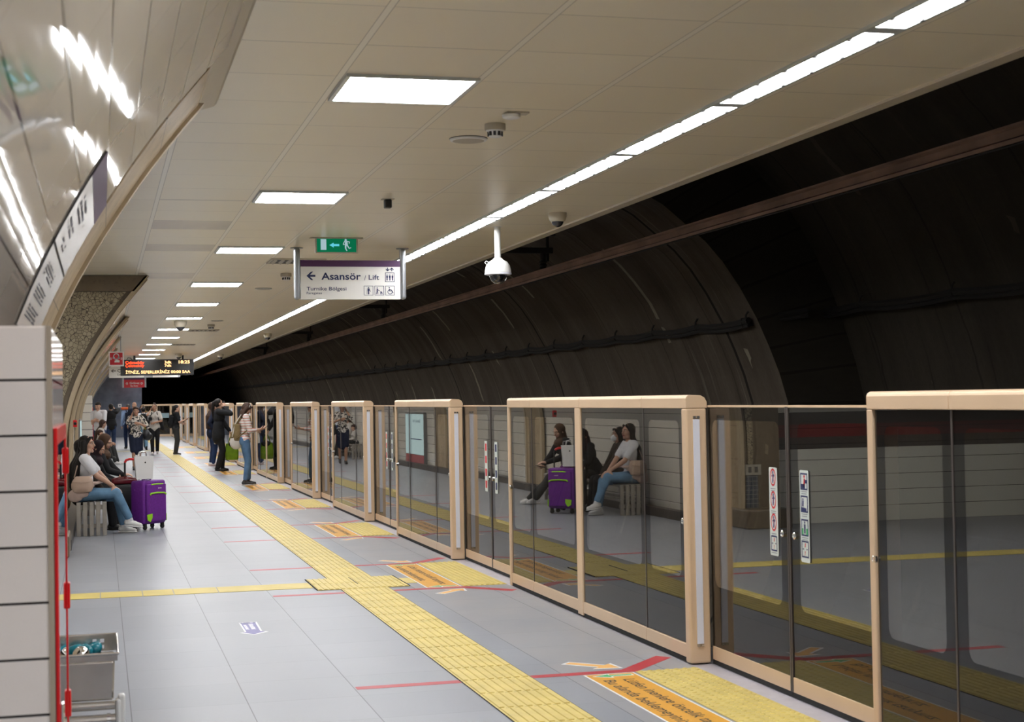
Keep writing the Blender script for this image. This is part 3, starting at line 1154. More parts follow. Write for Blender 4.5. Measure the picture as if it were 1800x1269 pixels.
def fixed_section(ya, yb, label, joints, post=None, detail=True, knobs=()):
    """ya near end, yb far end"""
    t = thing('screen_section', label, 'platform screen', (XS, ya, 0), group='fixed platform screen sections')
    L = yb - ya
    # header with rounded upper edges, split at the joints
    cuts = [0.0] + [j - ya for j in joints] + ([post[0] - ya] if post else []) + [L]
    cuts = sorted(set(cuts))
    zb, zt = 1.567, 1.65
    prof = [(-0.014, zb), (-0.014, zt - 0.022), (-0.008, zt - 0.008), (0.006, zt), (0.085, zt - 0.004), (0.112, zt - 0.018), (0.126, zt - 0.045), (0.126, zb)]
    for a, b in zip(cuts[:-1], cuts[1:]):
        mb = MB()
        mb.prism(prof, 1, a + (0.0 if a == 0 else 0.002), b - (0.0 if b == L else 0.002))
        obj('header', mb, MAT['champagne'], t, bevel=0.004 if detail else 0.0, seg=2)
    # end posts
    for a, b in ((0.0, 0.085), (L - 0.05, L)):
        mb = MB()
        mb.box((-0.014, a, 0.004), (0.122, b, zb))
        obj('end_post', mb, MAT['champagne'], t, bevel=0.012 if a == 0 else 0.006, seg=3)
    # light strip on the end faces
    for yy, sg in ((-0.002, -1), (L + 0.002, 1)):
        mb = MB()
        a, b = sorted((yy, yy + sg * 0.006))
        mb.box((0.030, a, 0.125), (0.072, b, 1.50))
        obj('light_strip', mb, MAT['whiteled'], t)
        if detail and sg < 0:
            for zz in (1.505, 0.108):
                obj('strip_clip', MB().box((0.030, -0.012, zz), (0.048, 0.0, zz + 0.014)), MAT['steel'], t)
                obj('strip_clip', MB().box((0.054, -0.012, zz), (0.072, 0.0, zz + 0.014)), MAT['steel'], t)
    # kick rail and dark base
    spans = []
    edges = sorted([0.085] + [j - ya for j in joints] + [L - 0.05])
    if post:
        p0, p1 = post[0] - ya, post[1] - ya
        mb = MB()
        mb.box((-0.012, p0, 0.012), (0.05, p1, zb))
        obj('mid_post', mb, MAT['champagne'], t, bevel=0.006)
    segs = []
    for a, b in zip(edges[:-1], edges[1:]):
        if post and a < p0 < b:
            segs += [(a, p0), (p1, b)]
        else:
            segs.append((a, b))
    obj('base', MB().box((0.0, 0.05, 0.0), (0.12, L - 0.03, 0.032)), MAT['gap'], t)
    for a, b in segs:
        obj('kick_rail', MB().box((-0.008, a + 0.003, 0.032), (0.03, b - 0.003, 0.115)), MAT['champagne'], t, bevel=0.003)
        M = frame_m((0.0, b - 0.004, 0.118), (0, -1, 0), (0, 0, 1))
        obj('glass_pane', plate(M, b - a - 0.008, zb - 0.12), MAT['glass'], t, recalc=False)
        M2 = frame_m((0.003, b - 0.004, 0.118), (0, -1, 0), (0, 0, 1))
        w = b - a - 0.008
        m = 0.085
        zlo = 0.40
        obj('black_border', frit(M2, w, zb - 0.12, m, zlo, w - m, 1.49 - 0.118, 0.05), MAT['frit'], t, recalc=False)
        M2 = frame_m((0.0035, b - 0.004, 0.118), (0, -1, 0), (0, 0, 1))
        obj('inner_pane', plate(M2, w - 2 * m + 0.01, 1.372 - zlo + 0.01, 0.0, m - 0.005, zlo - 0.005, 0.05), MAT['glass2'], t, recalc=False)
    for j in joints:
        obj('joint_strip', MB().box((-0.003, j - ya - 0.006, 0.03), (0.03, j - ya + 0.006, zb)), MAT['mullion'], t)
    for kx in knobs:
        mb = MB()
        mb.lathe([(0.020, 0.0), (0.020, 0.010), (0.014, 0.014), (0.006, 0.010)], Matrix.Translation((-0.002, kx - ya, 0.87)) @ Matrix.Rotation(-math.pi / 2, 4, 'Y'), seg=14)
        obj('lock_knob', mb, MAT['chrome'], t, smooth='auto')
    return t


def icon_circle(parent, M, cx, cy, r):
    sign = obj('prohibition_icon', ring_plate(M, r, r * 0.78, cx, cy, sy=1.35), MAT['signred'], parent, recalc=False)
    mb = MB()
    a = math.radians(52)
    dx, dy = math.cos(a) * r * 0.85, math.sin(a) * r * 1.15
    wx, wy = -math.sin(a) * r * 0.12, math.cos(a) * r * 0.12
    poly_plate(M, [(cx - dx - wx, cy + dy - wy), (cx - dx + wx, cy + dy + wy), (cx + dx + wx, cy - dy + wy), (cx + dx - wx, cy - dy - wy)], mb=mb)
    obj('slash', mb, MAT['signred'], sign, recalc=False)
    mb = MB()
    M2 = M @ Matrix.Translation((0, 0, -0.0004))
    poly_plate(M2, disc_pts(cx, cy + r * 0.75, r * 0.2, 8, 1.2), mb=mb)
    poly_plate(M2, [(cx - r * 0.3, cy - r * 0.8), (cx + r * 0.05, cy - r * 0.85), (cx + r * 0.35, cy + r * 0.5), (cx - r * 0.1, cy + r * 0.55)], mb=mb)
    poly_plate(M2, [(cx - r * 0.5, cy + r * 0.3), (cx - r * 0.45, cy + r * 0.1), (cx + r * 0.5, cy + r * 0.15), (cx + r * 0.5, cy + r * 0.35)], mb=mb)
    obj('figure_mark', mb, MAT['blue'], sign, recalc=False)


def icon_square(parent, M, cx, cy, w, h, kind):
    sign = obj('pictogram', frame_plate(M, w, h, w * 0.10, cx - w / 2, cy - h / 2), MAT['navy'], parent, recalc=False)
    mb, mr = MB(), MB()
    if kind == 0:
        poly_plate(M, [(cx - w * .4, cy - h * .4), (cx + w * .15, cy - h * .4), (cx + w * .15, cy - h * .15), (cx - w * .4, cy - h * .15)], mb=mb)
        poly_plate(M, [(cx + w * .1, cy - h * .1), (cx + w * .4, cy - h * .1), (cx + w * .4, cy + h * .1), (cx + w * .1, cy + h * .1)], mb=mb)
        poly_plate(M, [(cx - w * .1, cy - h * .3), (cx + w * .1, cy - h * .3), (cx + w * .2, cy + h * .15), (cx, cy + h * .2)], mb=mr)
        poly_plate(M, disc_pts(cx + w * .05, cy + h * .3, w * .1, 8), mb=mr)
    elif kind == 1:
        poly_plate(M, [(cx - w * .4, cy - h * .42), (cx + w * .3, cy - h * .42), (cx + w * .3, cy - h * .25), (cx - w * .1, cy - h * .2), (cx - w * .4, cy - h * .2)], mb=mb)
        poly_plate(M, [(cx - w * .3, cy - h * .15), (cx - w * .1, cy - h * .15), (cx - w * .08, cy + h * .2), (cx - w * .28, cy + h * .2)], mb=mb)
        poly_plate(M, disc_pts(cx - w * .18, cy + h * .28, w * .08, 8), mb=mb)
    elif kind == 2:
        g = MB()
        poly_plate(M, [(cx - w * .4, cy - h * .42), (cx - w * .18, cy - h * .42), (cx - w * .18, cy - h * .05), (cx - w * .4, cy - h * .05)], mb=g)
        poly_plate(M, [(cx + w * .18, cy - h * .42), (cx + w * .4, cy - h * .42), (cx + w * .4, cy - h * .05), (cx + w * .18, cy - h * .05)], mb=g)
        obj('green_mark', g, MAT['green'], sign, recalc=False)
        poly_plate(M, [(cx - w * .1, cy - h * .35), (cx + w * .1, cy - h * .35), (cx + w * .12, cy + h * .2), (cx - w * .12, cy + h * .2)], mb=mb)
        poly_plate(M, disc_pts(cx, cy + h * .3, w * .09, 8), mb=mb)
    else:
        for s in (-1, 1):
            poly_plate(M, [(cx + s * w * .18, cy + h * .05), (cx + s * w * .42, cy), (cx + s * w * .18, cy - h * .05)], mb=mb)
            poly_plate(M, [(cx - w * .06, cy + s * h * .12), (cx + w * .06, cy + s * h * .12), (cx + s * w * .1, cy + s * h * .36), (cx - w * .02, cy + s * h * .36)], mb=mr)
    if mb.f: obj('figure_mark', mb, MAT['navy'], sign, recalc=False)
    if mr.f: obj('figure_mark', mr, MAT['signred'], sign, recalc=False)


def caption(parent, M, cx, cy, w, n=3):
    mb = MB()
    for i in range(n):
        ww = w * (0.95 - 0.12 * (i % 2))
        poly_plate(M, [(cx - ww / 2, cy - i * 0.011), (cx + ww / 2, cy - i * 0.011), (cx + ww / 2, cy - i * 0.011 + 0.004), (cx - ww / 2, cy - i * 0.011 + 0.004)], mb=mb)
    o = obj('caption', mb, plain('caption_grey', (0.25, 0.28, 0.34)) if 'cap' not in MAT else MAT['cap'], parent, recalc=False)
    MAT['cap'] = o.data.materials[0]


def door_leaf(ya, yb, label, meet_far, detail=2):
    """sliding leaf between ya (near) and yb (far); meet_far: its closing edge is the far one"""
    t = thing('sliding_door', label, 'sliding door', (XD, ya, 0), group='sliding screen doors')
    L = yb - ya
    obj('kick_rail', MB().box((-0.004, 0.004, 0.028), (0.03, L - 0.004, 0.11)), MAT['champagne'], t, bevel=0.003)
    obj('top_rail', MB().box((-0.004, 0.0, 1.572), (0.02, L, 1.584)), MAT['champagne'], t)
    obj('base', MB().box((0.0, 0.0, 0.0), (0.05, L, 0.027)), MAT['gap'], t)
    e = (L - 0.016, L - 0.001) if meet_far else (0.001, 0.016)
    obj('closing_edge', MB().box((-0.006, e[0], 0.03), (0.03, e[1], 1.575)), MAT['mullion'], t)
    M = frame_m((0.0, L, 0.0), (0, -1, 0), (0, 0, 1))
    obj('glass_pane', plate(M, L, 1.465, 0, 0, 0.108), MAT['glass'], t, recalc=False)
    M2 = frame_m((0.003, L, 0.108), (0, -1, 0), (0, 0, 1))
    xa, xb = (0.115, L - 0.05) if meet_far else (0.05, L - 0.115)
    obj('black_border', frit(M2, L, 1.465, xa, 0.37, xb, 1.385, 0.06), MAT['frit'], t, recalc=False)
    M2 = frame_m((0.0035, L, 0.108), (0, -1, 0), (0, 0, 1))
    obj('inner_pane', plate(M2, xb - xa + 0.01, 1.025, 0, xa - 0.005, 0.365, 0.06), MAT['glass2'], t, recalc=False)
    kz = 0.125 if meet_far else L - 0.0
    ky = (L - 0.075) if meet_far else 0.075
    # local: near leaf closes at its far edge
    if detail >= 1:
        mb = MB()
        mb.lathe([(0.020, 0.0), (0.020, 0.010), (0.014, 0.014), (0.006, 0.010)], Matrix.Translation((0, ky, 0.88)) @ Matrix.Rotation(-math.pi / 2, 4, 'Y'), seg=14)
        obj('lock_knob', mb, MAT['chrome'], t, smooth='auto')
        sy = (L - 0.145) if meet_far else 0.14   # near (lower y) / far edge of the notice
        w, h = 0.108, 0.49
        yf = sy + (0 if not meet_far else 0) + (w if not meet_far else 0)
        Ms = frame_m((-0.003, yf, 0.748), (0, -1, 0), (0, 0, 1))
        s = obj('safety_notice', plate(Ms, w, h, 0.001, 0, 0, 0.012), plain('notice_white', (0.66, 0.72, 0.70), rough=0.4) if 'notice' not in MAT else MAT['notice'], t)
        MAT['notice'] = s.data.materials[0]
        if detail >= 2:
            Mi = Ms @ Matrix.Translation((0, 0, 0.0009))
            if not meet_far:
                for k, cy in enumerate((0.435, 0.31, 0.185)):
                    icon_circle(s, Mi, w / 2, cy, 0.037)
                    caption(s, Mi, w / 2, cy - 0.065, 0.07, 2)
                icon_square(s, Mi, w / 2, 0.068, 0.08, 0.085, 3)
                caption(s, Mi, w / 2, 0.014, 0.08, 1)
            else:
                for k, cy in enumerate((0.43, 0.31, 0.185, 0.07)):
                    icon_square(s, Mi, w / 2, cy, 0.086, 0.09, k)
                    if k < 3: caption(s, Mi, w / 2, cy - 0.056, 0.08, 2)
        else:
            mb = MB()
            Mi = Ms @ Matrix.Translation((0, 0, 0.0009))
            for cy in (0.43, 0.31, 0.185, 0.07):
                poly_plate(Mi, [(w * .2, cy - .035), (w * .8, cy - .035), (w * .8, cy + .035), (w * .2, cy + .035)], mb=mb)
            obj('pictogram', mb, MAT['navy'] if meet_far else MAT['signred'], s, recalc=False)
    return t


far_word = lambda i: ORD[i] if i < len(ORD) else 'far'
# the section nearest the camera, cut by the right edge of the picture
fixed_section(2.3, GAPS[0] - HW, 'nearest champagne and glass fixed screen section, cut off by the right edge', [3.15, 5.95, 4.55], None, knobs=(6.65,))
for i in range(len(GAPS) - 1):
    a, b = GAPS[i] + HW, GAPS[i + 1] - HW
    post = None
    if b - a > 4:
        js = [a + 0.82, b - 0.76]
        post = (a + 2.22, a + 2.35)
    else:
        js = [a + 0.79, b - 0.86]
    fixed_section(a, b, 'champagne and glass fixed screen section, %s one beyond the nearest sliding doors' % far_word(i), js, post, detail=i < 4, knobs=(a + 0.1, b - 0.06) if i < 4 else ())
fixed_section(GAPS[-1] + HW, Y1 - 0.3, 'last champagne and glass fixed screen section at the far platform end', [], None, detail=False)
for i, c in enumerate(GAPS):
    d = 2 if i == 0 else (1 if i < 4 else 0)
    n = far_word(i)
    door_leaf(c - HW + 0.005, c + 0.02, 'nearer leaf of the %s sliding glass door pair from the camera' % n, True, d)
    door_leaf(c + 0.024, c + HW - 0.005, 'farther leaf of the %s sliding glass door pair from the camera' % n, False, d)

# low glazed gate closing the platform end
t = thing('end_gate', 'low glazed gate with pale top rail at the far platform end', 'gate', (2.05, Y1 - 0.2, 0))
obj('top_rail', MB().box((0, 0, 1.58), (1.45, 0.12, 1.66)), MAT['champagne'], t)
obj('glass_pane', MB().box((0.0, 0.05, 0.1), (1.45, 0.06, 1.58)), MAT['glass'], t)
obj('kick_rail', MB().box((0, 0.03, 0.0), (1.45, 0.09, 0.12)), MAT['champagne'], t)
for k in (0.0, 0.7, 1.38):
    obj('post', MB().box((k, 0.0, 0.0), (k + 0.07, 0.12, 1.62)), MAT['champagne'], t)
obj('banner', MB().box((0.1, 0.02, 0.95), (1.35, 0.04, 1.2)), plain('pale_blue_panel', (0.28, 0.40, 0.44), rough=0.4), t)

# ------------------------------------------------------------------ tactile paving and floor markings
def bars(mb, x0, x1, ya, yb, axis, pitch, w, h):
    if axis == 'y':
        n = max(1, int(round((x1 - x0) / pitch)))
        for k in range(n):
            c = x0 + (k + 0.5) * (x1 - x0) / n
            mb.prism([(c - w / 2, 0.001), (c - w / 2 + 0.004, h), (c + w / 2 - 0.004, h), (c + w / 2, 0.001)], 1, ya, yb)


t = thing('tactile_path', 'long yellow ribbed tactile guide path running down the platform', 'tactile paving', (2.02, 0, 0))
obj('base_strip', MB().box((0, 0.5, 0.0005), (0.415, 80.5, 0.004)), MAT['tactile'], t)
mb = MB()
yy = 8.957 - 0.425 * 19
while yy < 80:
    if not (13.6 < yy + 0.2 < 14.6):
        bars(mb, 0.0, 0.415, yy + 0.012, yy + 0.413, 'y', 0.0519, 0.034, 0.009)
    yy += 0.425
o = obj('ribs', mb, MAT['tactile'], t, recalc=False)
o['kind'] = 'stuff'
mb = MB()
for k in range(-19, 160):
    yy = 8.957 + 0.425 * k
    mb.box((0.0, yy - 0.002, 0.0035), (0.415, yy + 0.002, 0.0046))
o = obj('joints', mb, plain('yellow_joint', (0.30, 0.24, 0.10)), t)
o['kind'] = 'stuff'
for nm, x in (('edge_seam', -0.004), ('edge_seam', 0.415)):
    obj(nm, MB().box((x, 0.5, 0.0003), (x + 0.005, 80.5, 0.003)), MAT['gap'], t)

for yc, who in ((14.11, 'nearest yellow tactile junction square'), (57.5, 'distant yellow tactile junction square')):
    t = thing('tactile_junction', who + ' crossing the guide path', 'tactile paving', (1.81, yc - 0.425, 0))
    obj('base_strip', MB().box((0, 0, 0.003), (0.82, 0.85, 0.0065)), MAT['tactile'], t)
    mb = MB()
    for q in (0, 0.425):
        bars(mb, 0.0, 0.82, q + 0.012, q + 0.413, 'y', 0.0519, 0.034, 0.011)
    o = obj('ribs', mb, MAT['tactile'], t, recalc=False); o['kind'] = 'stuff'
    obj('seam', MB().box((0.40, 0.3, 0.006), (0.406, 0.85, 0.0118)), MAT['gap'], t)
    obj('seam', MB().box((0.816, 0.0, 0.003), (0.823, 0.85, 0.0105)), MAT['gap'], t)
    obj('seam', MB().box((-0.004, 0.0, 0.003), (0.003, 0.85, 0.0105)), MAT['gap'], t)
    # smooth yellow tape leading to the wall
    t2 = thing('yellow_tape', ('near' if yc < 20 else 'distant') + ' yellow floor tape crossing from the guide path to the left side', 'floor tape', (0, yc - 0.21, 0))
    xs = [1.805, 0.98, 0.60, 0.335, -0.02, -0.45, -1.2, -2.4, -4.2]
    for a, b in zip(xs[:-1], xs[1:]):
        obj('tape_length', MB().box((b + 0.004, 0, 0.0006), (a - 0.004, 0.41, 0.0030)), MAT['tape'], t2)
    t3 = thing('tactile_tile', ('near' if yc < 20 else 'distant') + ' small plain yellow tile between the junction and the orange sticker', 'tactile paving', (2.645, yc - 0.18, 0))
    obj('tile', MB().box((0, 0, 0.0006), (0.10, 0.40, 0.003)), MAT['tactile'], t3)


def arrow_pts(p0, p1, w, hw, hl):
    p0, p1 = Vector(p0), Vector(p1)
    d = (p1 - p0).normalized()
    n = Vector((-d.y, d.x))
    q = p1 - d * hl
    return [tuple(p0 - n * w / 2), tuple(q - n * w / 2), tuple(q - n * hw / 2), tuple(p1), tuple(q + n * hw / 2), tuple(q + n * w / 2), tuple(p0 + n * w / 2)]


def flat(name, pts, z, mat, parent, t=0.0006):
    M = Matrix.Translation((0, 0, z + t))
    return obj(name, poly_plate(M, pts, t), mat, parent)


for i, c in enumerate(GAPS[:10]):
    c2 = c + (0.03 if i == 0 else -0.05)
    n = far_word(i)
    full = i < 5
    # dotted / ribbed pad in front of the doors
    t = thing('tactile_pad', 'yellow %s tactile pad in front of the %s door pair' % ('dotted' if i == 0 else 'ribbed', n), 'tactile paving', (3.075, c2 - 1.03, 0), group='tactile pads at the doors')
    for q in range(3 if full else 1):
        a = q * 2.06 / 3 if full else 0
        b = (q + 1) * 2.06 / 3 - 0.004 if full else 2.06
        obj('pad_tile', MB().box((0, a, 0.0006), (0.392, b, 0.004)), MAT['tactile'], t)
    if i == 0:
        mb = MB()
        for kx in range(7):
            for ky in range(37):
                mb.lathe([(0.016, 0.003), (0.0135, 0.0075), (0.008, 0.009)], Matrix.Translation((0.028 + kx * 0.056, 0.025 + ky * 0.056, 0)), seg=8)
        o = obj('studs', mb, MAT['tactile'], t, smooth='auto', recalc=False); o['kind'] = 'stuff'
    elif i < 7:
        mb = MB()
        bars(mb, 0.0, 0.392, 0.01, 2.05, 'y', 0.049, 0.03, 0.009)
        o = obj('ribs', mb, MAT['tactile'], t, recalc=False); o['kind'] = 'stuff'
    # orange notice with text
    t = thing('floor_notice', 'orange text sticker on the floor before the %s door pair' % n, 'floor sticker', (2.745, c2 - 1.02, 0), group='orange floor stickers')
    w, h = 0.315, 2.04
    flat('border', [(0, 0), (w, 0), (w, h), (0, h)], 0.0004, MAT['white'], t)
    flat('panel', [(0.012, 0.012), (w - 0.012, 0.012), (w - 0.012, h - 0.012), (0.012, h - 0.012)], 0.0011, MAT['orange'], t)
    if i < 6:
        for yv, sgn in ((h - 0.075, 1), (0.075, -1)):
            flat('arrow_outline', arrow_pts((0.285, yv), (0.035, yv), 0.05, 0.135, 0.115), 0.0018, MAT['white'], t)
            flat('green_arrow', arrow_pts((0.275, yv), (0.055, yv), 0.027, 0.09, 0.085), 0.0025, MAT['green'], t)
        Mt = frame_m((0.175, h - 0.21, 0.0022), (0, -1, 0), (1, 0, 0))
        text('lettering', 'Lütfen inenlere öncelik tanıyınız.', MAT['ink'], t, Mt, height=0.075, width=1.62, bold=0.012)
        Mt = frame_m((0.055, h - 0.21, 0.0022), (0, -1, 0), (1, 0, 0))
        text('lettering', 'Bu alanda beklemeyiniz.', MAT['ink'], t, Mt, height=0.075, width=1.30, bold=0.012)
    # red lines and arrows either side
    for s, nm in ((1, 'far'), (-1, 'near')):
        y1 = c2 + s * 1.08
        t = thing('floor_line', 'red floor line on the %s side of the %s door pair' % (nm, n), 'floor line', (0, 0, 0), group='red floor lines')
        ya, yb = sorted((y1 - 0.045, y1 + 0.045))
        flat('left_length', [(1.40, ya), (2.012, ya), (2.012, yb), (1.40, yb)], 0.0005, MAT['redtape'], t)
        yi, yo = (ya, yb) if s > 0 else (yb, ya)
        p = [(2.446, yi), (3.085, yi), (3.455, yi + s * 0.40), (3.385, yi + s * 0.49), (3.02, yo), (2.446, yo)]
        if s < 0: p = p[::-1]
        flat('right_length', p, 0.0005, MAT['redtape'], t)
        if i < 6:
            t = thing('floor_arrow', 'small peach floor arrow with white edge on the %s side of the %s door pair' % (nm, n), 'floor sticker', (0, 0, 0), group='peach floor arrows')
            a0, a1 = (2.78, y1 + s * 0.375), (3.03, y1 + s * 0.12)
            flat('outline', arrow_pts((a0[0] - 0.014, a0[1] + s * 0.014), (a1[0] + 0.018, a1[1] - s * 0.018), 0.10, 0.235, 0.145), 0.0005, MAT['white'], t)
            flat('arrow', arrow_pts(a0, a1, 0.062, 0.18, 0.12), 0.0012, MAT['peach'], t)

# purple floor arrow sticker
t = thing('floor_sticker', 'violet arrow sticker with white lettering on the grey floor', 'floor sticker', (0, 0, 0))
pts = [(0.984, 11.94), (1.118, 11.94), (1.110, 11.43), (1.152, 11.41), (1.040, 11.29), (0.948, 11.41), (0.985, 11.43)]
flat('outline', pts, 0.0005, MAT['white'], t)
c = Vector((1.045, 11.6))
flat('panel', [((p[0] - c.x) * 0.80 + c.x, (p[1] - c.y) * 0.93 + c.y) for p in pts], 0.0012, MAT['violet'], t)
mb = MB()
Ml = frame_m((1.0, 11.86, 0.0022), (0, -1, 0), (1, 0, 0))
rl = random.Random(3)
for y0, h, n, x0 in ((0.045, 0.034, 11, 0.02), (0.005, 0.026, 9, 0.06)):
    x = x0
    for k in range(n):
        w = rl.uniform(0.014, 0.026)
        poly_plate(Ml, [(x, y0), (x + w, y0), (x + w, y0 + h * rl.choice((0.7, 0.75, 1.0))), (x, y0 + h * 0.9)], mb=mb)
        x += w + 0.008
obj('white_marks', mb, MAT['white'], t, recalc=False)
mb = MB()
for x, w in ((0.988, 0.02), (1.015, 0.05), (1.085, 0.022)):
    poly_plate(Matrix.Translation((0, 0, 0.0022)), [(x, 11.885), (x + w, 11.885), (x + w, 11.92), (x, 11.92)], mb=mb)
obj('ink_marks', mb, MAT['navy'], t, recalc=False)

# ------------------------------------------------------------------ hanging signs
FACE = ((1, 0, 0), (0, 0, 1))      # sign faces looking towards the camera (-Y)


def person_mark(M, cx, cy, h, mb, legs=2):
    poly_plate(M, disc_pts(cx, cy + h * 0.42, h * 0.085, 10), mb=mb)
    poly_plate(M, [(cx - h * .12, cy - h * .05), (cx + h * .12, cy - h * .05), (cx + h * .15, cy + h * .3), (cx - h * .15, cy + h * .3)], mb=mb)
    poly_plate(M, [(cx - h * .085, cy - h * .5), (cx + h * .085, cy - h * .5), (cx + h * .085, cy), (cx - h * .085, cy)], mb=mb)


t = thing('hanging_sign', 'white hanging lift sign with purple top band between two grey posts', 'sign', (2.305, 14.7, 2.61))
w = 0.475
obj('panel', MB().box((-w, 0.0, 0.0), (w, 0.06, 0.37)), MAT['signwhite'], t, bevel=0.002)
obj('purple_band', MB().box((-w, -0.003, 0.31), (w, 0.0, 0.37)), MAT['purple'], t)
for s in (-1, 1):
    mb = MB()
    mb.box((s * 0.505 - 0.027, -0.012, 0.0), (s * 0.505 + 0.027, 0.075, 0.49))
    p = obj('post', mb, MAT['signgrey'], t, bevel=0.022, seg=4)
    obj('post_foot', MB().lathe([(0.06, 0.482), (0.06, 0.49)], Matrix.Translation((s * 0.505, 0.03, 0)), seg=16), MAT['signgrey'], p)
Ms = frame_m((-w, -0.0035, 0.0), *FACE)
text('lettering', 'Asansör', MAT['navy'], t, Ms @ Matrix.Translation((0.195, 0.187, 0)), height=0.068, width=0.375, bold=0.018)
text('lettering', '/', MAT['navy'], t, Ms @ Matrix.Translation((0.602, 0.182, 0)), height=0.048)
text('lettering', 'Lift', MAT['navy'], t, Ms @ Matrix.Translation((0.645, 0.187, 0)), height=0.048, width=0.10, bold=0.010)
text('lettering', 'Turnike Bölgesi', MAT['navy'], t, Ms @ Matrix.Translation((0.055, 0.085, 0)), height=0.036, width=0.375, bold=0.006)
text('lettering', 'Faregates', MAT['navy'], t, Ms @ Matrix.Translation((0.055, 0.050, 0)), height=0.022, width=0.143, bold=0.004)
mb = MB()
poly_plate(Ms, [(0.055, 0.222), (0.098, 0.262), (0.118, 0.262), (0.088, 0.231), (0.138, 0.231), (0.138, 0.213), (0.088, 0.213), (0.118, 0.182), (0.098, 0.182)], mb=mb)
obj('arrow_mark', mb, MAT['navy'], t, recalc=False)
mb = MB()
x = 0.815
poly_plate(Ms, [(x, 0.27), (x + 0.013, 0.283), (x + 0.013, 0.277), (x + 0.0045, 0.2685)], mb=mb) if False else None
for x, d in ((0.828, -1), (0.868, 1)):
    c = 0.285
    poly_plate(Ms, [(x - 0.004, c - 0.017), (x + 0.004, c - 0.017), (x + 0.004, c + 0.017), (x - 0.004, c + 0.017)], mb=mb)
    for s in (-1, 1):
        poly_plate(Ms, [(x, c + d * 0.018), (x, c + d * 0.007), (x + s * 0.017, c - d * 0.008), (x + s * 0.017, c + d * 0.003)][::(1 if s * d < 0 else -1)], mb=mb)
obj('lift_arrows', mb, MAT['navy'], t, recalc=False)
icon = obj('lift_pictogram', frame_plate(Ms, 0.09, 0.09, 0.005, 0.803, 0.165), MAT['navy'], t, recalc=False)
mb = MB()
for k in (-0.026, 0.0, 0.026): person_mark(Ms, 0.848 + k, 0.208, 0.056, mb)
obj('figure_mark', mb, MAT['navy'], icon, recalc=False)
for k, kind in enumerate('esw'):
    x0 = 0.597 + k * 0.103
    icon = obj('access_pictogram', frame_plate(Ms, 0.09, 0.09, 0.004, x0, 0.038), MAT['navy'], t, recalc=False)
    mb = MB()
    cx, cy = x0 + 0.045, 0.083
    if kind == 'e':
        person_mark(Ms, cx, cy, 0.07, mb)
        poly_plate(Ms, [(cx - 0.018, cy - 0.033), (cx - 0.015, cy - 0.033), (cx - 0.013, cy + 0.01), (cx - 0.016, cy + 0.01)], mb=mb)
        poly_plate(Ms, [(cx + 0.012, cy + 0.012), (cx + 0.02, cy - 0.01), (cx + 0.016, cy - 0.012), (cx + 0.008, cy + 0.01)], mb=mb)
    elif kind == 's':
        poly_plate(Ms, disc_pts(cx - 0.02, cy + 0.028, 0.005, 8), mb=mb)
        poly_plate(Ms, [(cx - 0.027, cy - 0.005), (cx - 0.015, cy - 0.005), (cx - 0.015, cy + 0.02), (cx - 0.025, cy + 0.02)], mb=mb)
        poly_plate(Ms, [(cx - 0.034, cy - 0.034), (cx - 0.028, cy - 0.034), (cx - 0.018, cy - 0.004), (cx - 0.025, cy - 0.004)], mb=mb)
        poly_plate(Ms, [(cx - 0.018, cy - 0.034), (cx - 0.012, cy - 0.034), (cx - 0.014, cy - 0.004), (cx - 0.021, cy - 0.004)], mb=mb)
        poly_plate(Ms, [(cx - 0.016, cy + 0.012), (cx + 0.006, cy - 0.002), (cx + 0.004, cy - 0.005), (cx - 0.018, cy + 0.006)], mb=mb)
        poly_plate(Ms, [(cx + 0.008, cy - 0.022), (cx + 0.03, cy - 0.022), (cx + 0.026, cy - 0.014), (cx + 0.012, cy - 0.004)], mb=mb)
        for q in (0.013, 0.026): poly_plate(Ms, disc_pts(cx + q, cy - 0.03, 0.005, 8), mb=mb)
    else:
        ring_plate(Ms, 0.024, 0.0185, cx, cy - 0.012, 18, mb)
        poly_plate(Ms, disc_pts(cx - 0.007, cy + 0.029, 0.006, 8), mb=mb)
        poly_plate(Ms, [(cx - 0.009, cy - 0.005), (cx + 0.018, cy - 0.005), (cx + 0.028, cy - 0.024), (cx + 0.033, cy - 0.021), (cx + 0.022, cy + 0.001), (cx - 0.003, cy + 0.001), (cx - 0.003, cy + 0.019), (cx - 0.009, cy + 0.019)], mb=mb)
        poly_plate(Ms, [(cx - 0.004, cy + 0.008), (cx + 0.013, cy + 0.008), (cx + 0.013, cy + 0.012), (cx - 0.004, cy + 0.012)], mb=mb)
    obj('figure_mark', mb, MAT['navy'], icon, recalc=False)

# green running-man exit sign
t = thing('exit_sign', 'green backlit emergency exit sign with arrow and running figure on the ceiling', 'exit sign', (2.04, 13.8, 2.962))
obj('ceiling_bar', MB().box((-0.235, -0.03, 0.128), (0.235, 0.03, 0.138)), MAT['vent'], t)
mb = MB()
for a, b in (((-0.19, -0.012, 0), (-0.176, 0.012, 0.13)), ((0.176, -0.012, 0), (0.19, 0.012, 0.13)), ((-0.176, -0.012, 0), (0.176, 0.012, 0.008))): mb.box(a, b)
obj('frame', mb, MAT['vent'], t)
mg = emit('exit_green', (0.003, 0.13, 0.055), 1.0)
mw = emit('exit_white', (0.34, 0.46, 0.50), 1.0)
mc = emit('exit_cyan', (0.10, 0.50, 0.62), 1.1)
obj('green_panel', MB().box((-0.176, -0.004, 0.008), (0.176, 0.004, 0.13)), mg, t)
Ms = frame_m((-0.176, -0.005, 0.008), *FACE)
obj('door_mark', plate(Ms, 0.05, 0.095, 0, 0.035, 0.02), mw, t, recalc=False)
